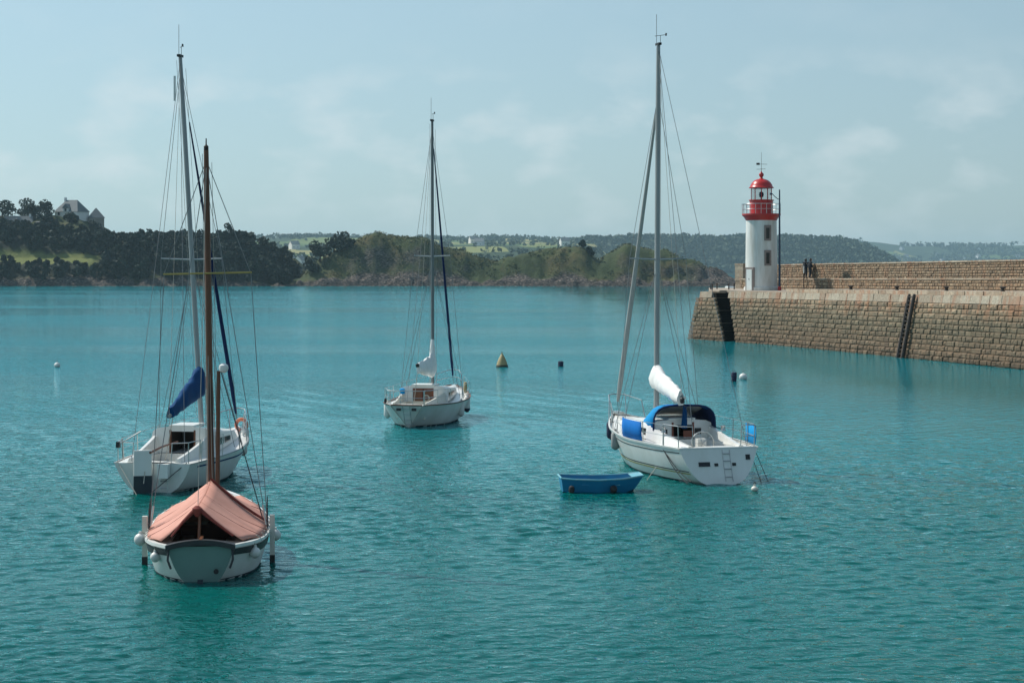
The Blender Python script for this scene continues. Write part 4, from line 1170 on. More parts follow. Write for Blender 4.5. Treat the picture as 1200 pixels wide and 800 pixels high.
# ------------------------------------------------------------------ boats: shared builders (x forward, y to port, z up, origin at the stern on the waterline)
class Hull:
    def __init__(s, L, beam, sheer, keel, p, rake_bow=0.6, rake_stern=0.2):
        s.L = L; s.b = crv(beam); s.z = crv(sheer); s.k = crv(keel); s.p = crv(p); s.rb = rake_bow; s.rs = rake_stern
    def pt(s, x, q, side, off=0.0):
        b, zs, zk, p = float(s.b(x)), float(s.z(x)), float(s.k(x)), float(s.p(x))
        z = zk + (zs - zk)*q
        y = b*max(q, 1e-4)**p
        t = x/s.L
        xx = x - s.rb*(1-q)*t**3 + s.rs*(1-q)*(1-t)**4
        return (xx, side*(y + off), z)
    def at_z(s, x, z, side, off=0.0):
        zs, zk = float(s.z(x)), float(s.k(x))
        return s.pt(x, max(0.0, min(1.0, (z - zk)/(zs - zk))), side, off)
    def gunwale(s, x, side, off=0.0, dz=0.0):
        q = s.pt(x, 1.0, side, off)
        return (q[0], q[1], q[2] + dz)

def hull_mesh(h, root, mat, n=30, ns=16, transom='hull', tmat=None):
    xs = np.linspace(0, h.L, n); Q = np.linspace(0, 1, ns)**1.4
    m = MB()
    secs = []
    for x in xs:
        right = [h.pt(x, q, -1) for q in Q[::-1]]
        left = [h.pt(x, q, 1) for q in Q[1:]]
        secs.append(right + left)
    m.loft(secs)
    hu = m.build('hull', mat, root, 50)
    t = MB(); s0 = secs[0]
    half = len(Q)
    # strips across the transom
    v = list(s0); f = []
    N = len(s0)
    for i in range(half - 1):
        a, b2, c, d = i, i+1, N-2-i, N-1-i
        if b2 == c: f.append((a, b2, d))
        else: f.append((a, b2, c, d))
    t.add(v, f)
    t.build('transom', tmat or mat, root)
    return hu

def deck_mesh(h, root, mat, well=None, n=30, camber=0.06, drop=0.03, xmax=None):
    xs = list(np.linspace(0.02, (xmax or h.L) - 0.03, n))
    if well: xs = sorted(xs + [well[0], well[1]])
    m = MB(); rows = []
    for x in xs:
        b = max(float(h.b(x)) - 0.015, 0.005); z = float(h.z(x)) - drop
        w = min(well[2], b*0.86) if well else b*0.6
        ys = [-b, -(b+w)/2, -w, -w*0.5, 0, w*0.5, w, (b+w)/2, b]
        rows.append([(x, y, z + camber*(1 - (y/b)**2)) for y in ys])
    o = 0; v = []; f = []
    for r in rows: v += r
    for i in range(len(rows)-1):
        xm = 0.5*(xs[i] + xs[i+1])
        for j in range(8):
            if well and well[0] < xm < well[1] and 2 <= j <= 5: continue
            f.append((i*9+j, (i+1)*9+j, (i+1)*9+j+1, i*9+j+1))
    return m.add(v, f).build('deck', mat, root, True)

def well_mesh(h, root, well, mat, floor, seat):
    x0, x1, w = well
    z = float(h.z(0.5*(x0+x1)))
    m = MB()
    zt = z + 0.02
    m.add([(x0, -w, floor), (x1, -w, floor), (x1, w, floor), (x0, w, floor), (x0, -w, zt), (x1, -w, zt), (x1, w, zt), (x0, w, zt)],
          [(0, 1, 2, 3), (0, 4, 5, 1), (2, 6, 7, 3), (1, 5, 6, 2), (3, 7, 4, 0)])
    c = m.build('cockpit', mat, root)
    for s in (-1, 1):
        MB().box(x0 + 0.01, x1 - 0.01, min(s*w*0.55, s*(w-0.005)), max(s*w*0.55, s*(w-0.005)), floor + 0.005, seat).build('cockpit_seat', 'deck', c)
    return c

def strip(h, root, name, mat, z_or_q, wid, off, side, x0=0.0, x1=None, n=26, is_q=False):
    """raised band along the topside"""
    m = MB(); secs = []
    for x in np.linspace(x0, x1 if x1 is not None else h.L, n):
        if is_q: a = h.pt(x, z_or_q - wid, side, off); b = h.pt(x, z_or_q, side, off)
        else: a = h.at_z(x, z_or_q - wid, side, off); b = h.at_z(x, z_or_q, side, off)
        a2 = (a[0], a[1] - side*off*2, a[2]); b2 = (b[0], b[1] - side*off*2, b[2])
        secs.append([a2, a, b, b2])
    return m.loft(secs).build(name, mat, root, True)

def coachroof(root, x0, x1, w0, w1, zb0, zb1, h0, h1, mat, door=None, slope=0.0, nose=0.35):
    """cabin trunk from the aft bulkhead (x0) to the nose (x1); door=(y0,y1,z0,z1)"""
    def sec(t):
        x = x0 + (x1-x0)*t; w = w0 + (w1-w0)*t**1.3; zb = zb0 + (zb1-zb0)*t
        hh = h0 + (h1-h0)*t
        return [(x, -w, zb), (x, -w*0.965, zb + hh*0.6), (x, -w*0.90, zb + hh*0.88), (x, -w*0.74, zb + hh), (x, -w*0.35, zb + hh*1.055), (x, 0, zb + hh*1.075),
                (x, w*0.35, zb + hh*1.055), (x, w*0.74, zb + hh), (x, w*0.90, zb + hh*0.88), (x, w*0.965, zb + hh*0.6), (x, w, zb)]
    secs = [sec(t) for t in np.linspace(0, 1, 9)]
    last = secs[-1]
    secs.append([(p[0] + nose, p[1]*0.85, zb1 + (p[2]-zb1)*0.08) for p in last])
    cab = MB().loft(secs).build('cabin', mat, root, 35)
    s0 = secs[0]
    def top(y):
        ys = [p[1] for p in s0][1:-1]; zs = [p[2] for p in s0][1:-1]
        return float(np.interp(y, ys, zs))
    m = MB()
    ys = sorted(set([p[1] for p in s0] + ([door[0], door[1]] if door else [])))
    for a, b in zip(ys[:-1], ys[1:]):
        za, zb_ = top(a), top(b)
        if abs(a) >= w0*0.99: za = zb0
        if abs(b) >= w0*0.99: zb_ = zb0
        if door and a >= door[0]-1e-6 and b <= door[1]+1e-6:
            m.add([(x0, a, door[3]), (x0, b, door[3]), (x0, b, zb_), (x0, a, za)], [(0, 3, 2, 1)])
            m.add([(x0, a, zb0 - 0.35), (x0, b, zb0 - 0.35), (x0, b, door[2]), (x0, a, door[2])], [(0, 3, 2, 1)])
        else:
            m.add([(x0, a, zb0 - 0.35), (x0, b, zb0 - 0.35), (x0, b, zb_), (x0, a, za)], [(0, 3, 2, 1)])
    bk = m.build('bulkhead', mat, root)
    if door:
        y0, y1, z0, z1 = door
        d = MB(); x2 = x0 + 0.9
        d.add([(x0 + .002, y0, z0), (x2, y0, z0), (x2, y1, z0), (x0 + .002, y1, z0), (x0 + .002, y0, z1), (x2, y0, z1), (x2, y1, z1), (x0 + .002, y1, z1)], [(0, 1, 2, 3), (4, 7, 6, 5), (0, 4, 5, 1), (3, 2, 6, 7), (1, 5, 6, 2)])
        d.build('companionway', 'inside', root)
    return cab

def wire(root, name, a, b, r=0.007, mat='wire', sag=0.0):
    a, b = Vector(a), Vector(b)
    pts = [a, b] if not sag else [a.lerp(b, t) + Vector((0, 0, -sag*4*t*(1-t))) for t in [k/8 for k in range(9)]]
    return MB().tube(pts, r, 5).build(name, mat, root)

def rig(root, base, top, rm, mat, spreaders, chain, bow, sterns, fore=None, fore_r=(0.05, 0.02), fore_mat='navy', wr=0.007, frac=1.0, extras=True):
    """mast from base to top; spreaders=[(t, half)], chain=(x, y, z), bow point, backstay points"""
    base, top = Vector(base), Vector(top)
    P = lambda t: base.lerp(top, t)
    ms = MB().tube([P(0), P(0.35), P(0.8), P(1)], [rm, rm, rm*0.92, rm*0.72], 12).build('mast', mat, root, True)
    tips = {}
    for t, half in spreaders:
        c = P(t)
        for s in (-1, 1):
            tip = c + Vector((-0.06, s*half, 0.03))
            MB().tube([c + Vector((0, s*rm*0.6, 0)), tip], [0.032, 0.022], 6).build('spreader', 'steel', ms, True)
            tips[s] = tip
    for s in (-1, 1):
        cp = Vector((chain[0], s*chain[1], chain[2]))
        hi = P(frac*0.985)
        if spreaders:
            wire(root, 'shroud', hi, tips[s], wr); wire(root, 'shroud', tips[s], cp, wr)
            c = P(spreaders[0][0]*0.97)
            wire(root, 'shroud', c, cp + Vector((-0.35, -s*0.04, 0)), wr); wire(root, 'shroud', c, cp + Vector((0.45, -s*0.06, 0)), wr)
        else:
            wire(root, 'shroud', hi, cp, wr)
        MB().tube([cp + Vector((0, 0, -0.03)), cp.lerp(hi if not spreaders else tips[s], 0.05)], 0.02, 6).build('turnbuckle', 'steel', root)
    for q in sterns: wire(root, 'backstay', P(0.995), q, wr)
    f0 = P(frac*0.975); f1 = Vector(bow)
    if fore:
        a, b = f1.lerp(f0, 0.035), f1.lerp(f0, fore)
        MB().tube([a, a.lerp(b, 0.06), a.lerp(b, 0.3), a.lerp(b, 0.7), b], [fore_r[0]*0.6, fore_r[0], fore_r[0]*0.95, (fore_r[0]+fore_r[1])/2, fore_r[1]], 9).build('furled_genoa', fore_mat, root, True)
    wire(root, 'forestay', f1, f0, wr*0.9)
    wire(root, 'halyard', P(0.99) + Vector((-rm*1.6, rm, 0)), P(0.03) + Vector((-rm*1.7, rm*1.2, 0)), 0.006, 'rope'); wire(root, 'halyard', P(0.97) + Vector((rm*1.3, -rm*1.5, 0)), P(0.02) + Vector((rm*1.6, -rm*2.0, 0)), 0.006, 'rope')
    if extras:
        hd = MB().box(-0.16, 0.14, -0.05, 0.05, 0, 0.07); o = hd.build('masthead', 'black', ms, loc=tuple(top))
        MB().tube([(0.02, 0.05, 0.05), (0.02, 0.05, 0.95)], 0.008, 5).build('aerial', 'wire', ms, loc=tuple(top))
        an = MB().tube([(-0.05, -0.05, 0.05), (-0.05, -0.05, 0.3)], 0.008, 5); an.tube([(-0.28, -0.16, 0.3), (0.16, 0.05, 0.3)], 0.009, 5); an.box(-0.29, -0.20, -0.17, -0.15, 0.27, 0.35); an.build('wind_vane', 'black', ms, loc=tuple(top))
    return ms, P

def cover(root, goose, end, h0, h1, wdt, mat, boom_mat='alu', sagf=0.0, over=0.0, droop=0.10, rings=18):
    """boom with a stowed sail under its cover"""
    goose, end = Vector(goose), Vector(end)
    bo = MB().tube([goose, end], [0.055, 0.05], 10).build('boom', boom_mat, root, True)
    ax = (end - goose); L = ax.length; ax.normalize(); sd = ax.cross(Vector((0, 0, 1))).normalized(); up = sd.cross(ax).normalized()
    secs = []
    g = random.Random(int(L*1000))
    for k in range(rings):
        t = k/(rings-1)
        c = goose + ax*(L*(0.0 - over + t*(0.97 + over)))
        hh = h0 + (h1-h0)*t**0.75 + 0.035*math.sin(t*17)*(1-t); w = wdt*(1 - 0.45*t)*(1 + 0.10*math.sin(t*23 + 1))
        ring = []
        for j in range(12):
            a = 2*PI*j/12
            y = math.cos(a)*w*(1.0 if math.sin(a) < 0.2 else 0.80) + g.uniform(-.022, .022)
            z = (math.sin(a)*0.5 + 0.5)*(hh + droop) - droop + g.uniform(-.028, .028)
            ring.append(tuple(c + sd*y + up*z))
        secs.append(ring)
    sc_ = MB().loft(secs, True, True).build('sail_cover', mat, bo, 60)
    return bo

def rail_loop(root, name, pts, r=0.016): return MB().tube(pts, r, 6).build(name, 'steel', root, True)

def guard(h, root, xs, side, hgt=0.58, off=-0.05, r=0.012, levels=(1.0, 0.52)):
    tops = []
    for x in xs:
        g = Vector(h.gunwale(x, side, off)); t = g + Vector((0, side*0.02, hgt)); tops.append((g, t))
        MB().tube([g + Vector((0, 0, -0.04)), t], 0.015, 6).build('stanchion', 'steel', root, True)
    for lv in levels:
        MB().tube([g.lerp(t, lv) for g, t in tops], 0.007, 5).build('lifeline', 'steel', root)
    return tops

def fender(label, M4, local, top, length, r, mat, endmat=None, group='fenders hung over the boats', name='fender'):
    """top-level fender hanging from the rail point `top` (boat coordinates)"""
    p = M4 @ Vector(local); q = M4 @ Vector(top)
    root = thing(name, label, 'fender', tuple(p), 0, group)
    pr = [(0.02, 0), (r*0.35, 0.015), (r*0.8, length*0.10), (r, length*0.2), (r, length*0.8), (r*0.8, length*0.9), (r*0.35, length*0.985), (0.03, length), (0.03, length + 0.05)]
    if length < 2.4*r: pr = [(0.02, 0)] + [(r*math.sin(a), r - r*math.cos(a)) for a in [PI*k/9 for k in range(1, 9)]] + [(0.03, 2*r), (0.03, 2*r + 0.04)]; length = 2*r
    MB().lathe(pr, 16).build('body', mat, root, True)
    if endmat: MB().lathe([(0.022, -0.004), (r*0.42, 0.01), (r*0.86, length*0.10), (r*1.02, length*0.2), (r*1.02, length*0.24)], 16).build('end_cap', endmat, root, True)
    d = q - p
    MB().tube([(0, 0, length + 0.03), tuple(d)], 0.011, 5).build('rope', 'rope', root)
    return root

def place(name, label, x, y, heading, cat='sailboat'):  # boat positions worked out beforehand from their waterline pixels in the image
    """heading in degrees right of +Y"""
    r = thing(name, label, cat, (x, y, 0), R(90 - heading))
    return r, Matrix.Translation((x, y, 0)) @ Matrix.Rotation(R(90 - heading), 4, 'Z')
def world_lean(M4, base, dx, dz):
    """local offset of a masthead dz above base that leans dx to the right in world x"""
    v = M4.to_3x3().inverted() @ Vector((dx, 0, 0))
    return (base[0] + v.x, base[1] + v.y, base[2] + dz)

# ------------------------------------------------------------------ gaff boat under a faded red canvas tent
rA, mA = place('gaff_boat', 'white wooden boat with brown mast and beaching legs under a red canvas', -5.99, 36.1, -5.5)
hA = Hull(6.2, [(0, 0.64), (0.6, 0.97), (1.4, 1.16), (2.5, 1.22), (3.5, 1.18), (4.4, 1.00), (5.2, 0.70), (5.9, 0.28), (6.2, 0.03)], [(0, 0.70), (2.2, 0.66), (4.2, 0.80), (6.2, 1.06)],
           [(0, -0.10), (1.5, -0.35), (4.5, -0.4), (6.2, -0.25)], [(0, 0.34), (0.8, 0.2), (1.8, 0.15), (3.5, 0.2), (5.2, 0.5), (6.2, 0.8)], 0.35, 0.12)
hull_mesh(hA, rA, 'hull_white', tmat='shaded_mint')
deck_mesh(hA, rA, 'cream', (0.75, 3.3, 0.62))
well_mesh(hA, rA, (0.75, 3.3, 0.62), 'wood', 0.22, 0.46)
for s in (-1, 1):
    strip(hA, rA, 'rubbing_strake', 'dark_trim', 0.93, 0.15, 0.028, s, 0.0, 6.15, is_q=True)
    m = MB(); secs = []
    for x in np.linspace(0, 6.12, 26):
        g = hA.gunwale(x, s, 0.035); i = hA.gunwale(x, s, -0.085)
        secs.append([(g[0], g[1], g[2] - 0.03), (g[0], g[1], g[2] + 0.03), (i[0], i[1], i[2] + 0.03), (i[0], i[1], i[2] - 0.03)])
    m.loft(secs, True, True).build('gunwale_cap', 'gel_white', rA, 30)
    strip(hA, rA, 'boot_stripe', 'antifoul', 0.045, 0.10, 0.006, s, 0.02, 6.0)
tt = MB(); secs = []
for y in np.linspace(-0.66, 0.66, 13):
    zc = 0.72 + 0.10*(1 - (y/0.66)**2)
    secs.append([(-0.07, y, zc - 0.09), (-0.07, y, zc + 0.01), (0.10, y, zc + 0.01), (0.10, y, zc - 0.09)])
tt.loft(secs, True, True).build('transom_rail', 'dark_trim', rA, 30)
for s in (-1, 1):
    MB().tube([(-0.03, s*0.60, 0.74), (-0.05, s*0.62, 0.45), (-0.03, s*0.56, 0.28)], 0.022, 6).build('mooring_strap', 'rope_dark', rA, True)
MB().lathe([(0.002, 0), (0.05, 0.004), (0.05, 0.03), (0.002, 0.034)], 14).build('exhaust', 'black', rA, loc=(-0.02, -0.30, 0.22)).rotation_euler = (0, R(-90), 0)
for s in (-1, 1):                                     # beaching legs
    lx = 2.45; ly = s*(float(hA.b(lx)) + 0.075)
    lg = MB().box(lx-0.07, lx+0.07, ly-0.05, ly+0.05, 0.16, 0.98).build('beaching_leg', 'cream', rA)
    MB().box(lx-0.073, lx+0.073, ly-0.053, ly+0.053, -0.5, 0.16).build('leg_foot', 'black', lg)
    MB().tube([(lx, ly, 0.9), (lx, s*(float(hA.b(lx)) - 0.02), 0.78)], 0.02, 6).build('leg_bolt', 'steel', lg)
mb = (3.45, 0.0, 0.25); mt = world_lean(mA, mb, -0.12, 8.28)
msA, PA = rig(rA, mb, mt, 0.072, 'wood', [], (2.35, 1.17, 0.82), (6.1, 0, 1.08), [], None, wr=0.009, frac=0.985, extras=False)
MB().lathe([(0.05, 0), (0.05, 0.08), (0.015, 0.12), (0.012, 0.25)], 8).build('mast_cap', 'iron', msA, loc=mt)
cA = PA(0.685)
yd = MB().tube([(cA.x - 0.10, cA.y + 0.92, cA.z + 0.0), (cA.x - 0.10, cA.y - 0.92, cA.z + 0.04)], 0.022, 6).build('crosstree', 'yellow_wood', msA, True)
for s in (-1, 1):
    wire(rA, 'outer_shroud', PA(0.975), (cA.x - 0.10, cA.y + s*0.9, cA.z + 0.02), 0.009)
    wire(rA, 'outer_shroud', (cA.x - 0.10, cA.y + s*0.9, cA.z + 0.02), (2.5, s*1.19, 0.80), 0.009)
    for k in range(3):
        MB().tube([(2.2 + 0.16*k, s*1.20, 0.72), (2.24 + 0.14*k, s*1.19, 1.15 + 0.1*k)], 0.010, 6).build('lanyard', 'rope_dark', rA)
gp = MB().tube([(3.28, -0.13, 1.45), (3.30, -0.15, 3.9)], [0.05, 0.04], 9).build('gaff', 'wood', rA, True)
MB().lathe([(0.02, 0), (0.08, 0.03), (0.105, 0.10), (0.09, 0.16), (0.03, 0.2)], 14).build('radar_reflector', 'gel_white', rA, True, (3.2, -0.26, 3.86))
wire(rA, 'topping_lift', PA(0.97), (0.75, 0.10, 1.42), 0.007, 'rope')
wire(rA, 'boom_guy', (3.2, -0.2, 3.9), (2.6, -1.1, 0.85), 0.012, 'rope_dark')
for k in range(5): wire(rA, 'halyard', PA(0.66 - 0.02*k), (3.4 - 0.05*k, -0.12 + 0.05*k, 1.5), 0.008, 'rope_dark' if k % 2 else 'rope')
bm = MB().tube([(3.35, -0.02, 1.30), (0.62, 0.10, 1.30)], [0.05, 0.04], 8).build('boom', 'wood', rA, True)
MB().tube([(0.42, 0.06, 0.74), (0.70, 0.06, 1.26)], 0.03, 6).build('boom_crutch', 'wood', rA, True)
MB().box(-0.02, 0.5, -0.03, 0.03, 0.78, 0.84).build('tiller', 'wood', rA)
MB().box(-0.10, -0.03, -0.05, 0.05, -0.5, 0.07).build('rudder', 'antifoul', rA)

# the canvas tent itself
tent = thing('canvas_tent', 'sun faded red canvas tent stretched over the nearest boat', 'boat cover', (-5.99, 36.1, 0), R(90 + 5.5))
def ridge_z(x): return float(np.interp(x, [0.55, 0.75, 2.2, 3.35, 3.5, 4.6, 5.55], [1.36, 1.37, 1.44, 1.60, 1.60, 1.22, 1.02]))
def ridge_y(x): return float(np.interp(x, [0.5, 3.4, 5.5], [0.11, 0.0, 0.0]))
gx = random.Random(5)
for s in (-1, 1):
    secs = []
    for i, x in enumerate(np.linspace(0.42, 5.5, 30)):
        xr = max(x, 0.72 - 0.0)
        e = Vector(hA.gunwale(x, s, -0.02, 0.045 + 0.012*math.sin(i*1.1)))
        if x < 1.0: e = e.lerp(Vector((x, s*0.70, 0.76)), (1.0-x)/0.6*0.5)
        r = Vector((xr + (x-0.42)*0.0, ridge_y(x), ridge_z(x)))
        row = []
        for j in range(9):
            t = j/8
            p = r.lerp(e, t)
            p.z += -0.055*math.sin(PI*t)*(1 - abs(x-2.4)/6) + 0.010*math.sin(x*9 + j)*math.sin(PI*t) + 0.02*math.sin(x*2.3)*t*(1-t)
            row.append(tuple(p))
        secs.append(row)
    secs = secs if s > 0 else [list(reversed(r)) for r in secs]
    MB().loft(secs).build('canvas_side', 'canvas_pink', tent, 60, solid=0.012)
rolled = [Vector((0.70, 0.11, 1.36))]
for s in (-1, 1):
    MB().tube([(0.70, 0.11, 1.36), (0.60, s*0.30 + 0.08, 1.10), (0.47, s*0.60, 0.83)], [0.05, 0.03, 0.02], 7).build('rolled_edge', 'canvas_red', tent, True)
MB().lathe([(0.02, -0.13), (0.055, -0.10), (0.09, -0.02), (0.10, 0.04), (0.04, 0.09)], 9).build('rolled_flap', 'canvas_red', tent, True, (0.66, 0.11, 1.31))
rp = []
for k in range(9):
    t = k/8; x = 3.3 - 0.55*t
    r = Vector((x, 0, ridge_z(x))); e = Vector(hA.gunwale(x, -1, -0.03, 0.09)); p = r.lerp(e, t); p.z += 0.035 - 0.055*math.sin(PI*t)*0.8
    rp.append(tuple(p))
MB().tube(rp, 0.028, 6).build('lashing', 'canvas_red', tent, True)
for s in (-1, 1):
    for x in (1.25, 2.1, 2.95, 4.2):
        r = Vector((max(x, 0.72), ridge_y(x), ridge_z(x))); e = Vector(hA.gunwale(x, s, -0.02, 0.045)); sm = []
        for j in range(9):
            t = j/8; p = r.lerp(e, t); p.z += -0.055*math.sin(PI*t)*(1 - abs(x-2.4)/6) + 0.010*math.sin(x*9 + j)*math.sin(PI*t) + 0.02*math.sin(x*2.3)*t*(1-t) + 0.006
            sm.append(tuple(p))
        MB().tube(sm, 0.009, 5).build('seam', 'canvas_red', tent)
for s in (-1, 1):
    for x in np.linspace(0.9, 5.0, 11):
        a = Vector(hA.gunwale(x, s, -0.03, 0.10)); b = Vector(hA.gunwale(x + 0.12, s, 0.03, -0.02))
        MB().tube([a, (a+b)/2 + Vector((0, s*0.02, 0.01)), b], 0.010, 5).build('lacing', 'rope', tent)

for lab, x, s, z, r in (('round white fender at the port leg of the canvas covered boat', 2.15, 1, 0.42, 0.125), ('round white fender on the port quarter of the canvas covered boat', 0.42, 1, 0.34, 0.10),
                        ('round white fender on the starboard quarter of the canvas covered boat', 0.62, -1, 0.36, 0.11), ('round white fender ahead of the starboard leg of the canvas covered boat', 2.75, -1, 0.40, 0.12)):
    w = hA.at_z(x, z, s, r + 0.02)
    if x > 2: w = (w[0], w[1] + s*0.05, w[2])
    fender(lab, mA, w, hA.gunwale(x, s, 0.02), 2*r, r, 'fender')

# ------------------------------------------------------------------ sloop with the blue sail cover, far left
rB, mB = place('sloop', 'white sloop with blue sail cover behind the canvas covered boat', -9.72, 50.7, 9.6)
hB = Hull(7.6, [(0, 1.08), (1.5, 1.26), (3.2, 1.32), (5.0, 1.08), (6.5, 0.55), (7.3, 0.15), (7.6, 0.03)], [(0, 0.80), (3, 0.86), (5.5, 0.98), (7.6, 1.18)], [(0, -0.06), (2, -0.30), (5.5, -0.3), (7.6, -0.2)],
           [(0, 0.30), (3, 0.28), (5.5, 0.42), (7.6, 0.7)], 0.8, 0.10)
hull_mesh(hB, rB, 'gel_white')
wellB = (0.25, 2.3, 0.62)
deck_mesh(hB, rB, 'gel_white', wellB); well_mesh(hB, rB, wellB, 'gel_white', 0.30, 0.66)
for s in (-1, 1):
    strip(hB, rB, 'blue_stripe', 'royal', 0.70, 0.045, 0.006, s, 0.5, 5.0)
    strip(hB, rB, 'boot_stripe', 'antifoul', 0.05, 0.09, 0.006, s, 0.02, 7.3)
    strip(hB, rB, 'toe_rail', 'alu', 1.0, 0.02, 0.022, s, 0.0, 7.5, is_q=True)
    m = MB(); secs = []
    for x in np.linspace(0.15, 2.45, 8):
        z = float(hB.z(x)); hh = 0.10 + 0.42*(x/2.45)**1.3; y = 0.66 + 0.12*(x/2.45)
        secs.append([(x, s*y*1.16, z - 0.02), (x, s*y*1.06, z + hh), (x, s*(y - 0.04), z + hh), (x, s*(y - 0.08), z - 0.02)])
    m.loft(secs, True, True).build('coaming', 'gel_white', rB, 30)
coachroof(rB, 2.35, 5.4, 0.93, 0.62, 0.84, 0.98, 0.72, 0.30, 'gel_white', (-0.36, 0.30, 0.50, 1.46), nose=0.5)
MB().box(2.32, 3.3, -0.36, 0.36, 1.585, 1.64).build('hatch', 'gel_white', rB)
MB().box(2.33, 2.36, -0.41, -0.36, 0.62, 1.5).build('door_post', 'wood', rB); MB().box(2.33, 2.36, 0.30, 0.36, 0.62, 1.5).build('door_post', 'wood', rB)
for s in (-1, 1):
    for x0_, x1_ in ((2.75, 3.6), (3.75, 4.5)):
        w = MB(); secs = []
        for x in (x0_, x1_):
            t = (x - 2.35)/3.05; ww = 0.93 - 0.31*t**1.3; zb = 0.84 + 0.14*t; hh = 0.72 - 0.42*t
            secs.append([(x, s*(ww*0.983 + 0.006), zb + hh*0.25), (x, s*(ww*0.966 + 0.008), zb + hh*0.58)])
        w.loft(secs).build('cabin_window', 'window', rB, solid=0.008)
# rudder, tiller, transom fittings
MB().prism([(-0.22, 0.44), (-0.06, 0.04), (-0.06, -0.02), (-0.12, -0.03), (-0.30, 0.40)], 0.48, 1.16).build('rudder', 'gel_white', rB)
MB().prism([(-0.215, 0.445), (-0.055, 0.045), (-0.055, -0.025), (-0.125, -0.035), (-0.305, 0.405)], -0.6, 0.48).build('rudder_blade', 'antifoul', rB)
MB().tube([(-0.15, 0, 1.10), (0.5, -0.10, 1.20), (1.25, -0.28, 1.28)], [0.035, 0.028, 0.02], 7).build('tiller', 'wood', rB, True)
MB().box(-0.22, -0.005, -0.52, -0.22, 0.42, 0.80).build('boarding_step', 'gel_white', rB)
ld = MB()
for y in (-0.24, -0.46): ld.tube([(-0.05, y, 0.78), (-0.07, y, 0.05)], 0.014, 6)
ld = ld.build('boarding_ladder', 'steel', rB, True)
for z in (0.15, 0.33, 0.51): MB().tube([(-0.06, -0.24, z), (-0.06, -0.46, z)], 0.014, 6).build('rung', 'steel', ld)
for s in (-1, 1):
    rail_loop(rB, 'pushpit', [(0.75, s*1.10, 0.84), (0.72, s*1.12, 1.38), (0.10, s*1.0, 1.36), (0.04, s*0.55, 1.34), (0.05, s*0.52, 0.80)])
    MB().tube([(0.08, s*1.0, 0.80), (0.08, s*1.0, 1.36)], 0.014, 6).build('pushpit_post', 'steel', rB, True)
    guard(hB, rB, [0.75, 2.2, 3.8, 5.3, 6.6], s)
MB().box(0.0, 0.12, 0.94, 1.03, 1.20, 1.36).build('horseshoe_bracket', 'black', rB)
MB().tube([(0.05, 1.0, 1.30), (-0.05, 0.72, 1.42), (0.1, 0.35, 1.65)], 0.016, 6).build('outrigger_arm', 'steel', rB)
rail_loop(rB, 'pulpit', [(6.55, 0.55, 1.08), (6.7, 0.50, 1.62), (7.45, 0.22, 1.72), (7.6, 0, 1.74), (7.45, -0.22, 1.72), (6.7, -0.50, 1.62), (6.55, -0.55, 1.08)], 0.017)
for s in (-1, 1): MB().tube([(7.25, s*0.2, 1.14), (7.40, s*0.24, 1.72)], 0.015, 6).build('pulpit_post', 'steel', rB)
lb = MB(); lb.tube([(0.17*math.cos(a), 0, 0.17*math.sin(a)) for a in [2*PI*k/20 for k in range(21)]], 0.055, 8, False)
lb = lb.build('lifebuoy', 'orange', None, True, tuple(mB @ Vector((6.7, -0.36, 1.30)))); lb.rotation_euler = (0, 0, R(-10)); tag(lb, 'pale orange ring lifebuoy hung in the bow rail of the far left sloop', 'lifebuoy')
mbB = (4.05, 0, 1.46); mtB = world_lean(mB, mbB, -0.62, 10.75)
msB, PB = rig(rB, mbB, mtB, 0.075, 'alu', [(0.452, 0.92)], (3.85, 1.22, 0.94), (7.45, 0, 1.22), [(0.05, 0.6, 0.85), (0.05, -0.9, 0.85)], 0.86, (0.062, 0.02), 'navy', 0.0075, 0.99)
MB().tube([(0, 0, 0), (0, 0, 0.72)], 0.035, 8).build('radar_reflector', 'gel_white', rB, True, tuple(PB(0.88) + Vector((-0.25, 0.16, 0.0))))
cover(rB, PB(0.085) + Vector((-0.09, 0, 0)), (0.75, -0.22, 2.02), 0.86, 0.22, 0.23, 'royal', over=0.03, droop=0.08)
wire(rB, 'mainsheet', (1.1, -0.2, 2.0), (1.0, 0, 0.75), 0.012, 'rope'); wire(rB, 'topping_lift', PB(0.99), (0.78, -0.2, 2.05), 0.006, 'rope')
wire(rB, 'mooring_line', (0.1, -0.95, 0.82), (-0.45, -0.1, 0.02), 0.012, 'rope_dark'); wire(rB, 'mooring_line', (0.05, 1.0, 0.82), (-0.5, 0.25, 0.0), 0.012, 'rope')
wire(rB, 'mooring_line', (0.1, 0.2, 0.95), (-0.42, 0.08, 0.3), 0.012, 'rope')
fender('long white fender on the starboard bow of the far left sloop', mB, hB.at_z(6.3, 0.42, -1, 0.15), hB.gunwale(6.3, -1), 0.62, 0.13, 'fender')
fender('second white fender, behind the first, at the bow of the far left sloop', mB, hB.at_z(6.9, 0.62, -1, 0.20), hB.gunwale(6.9, -1), 0.62, 0.13, 'fender')

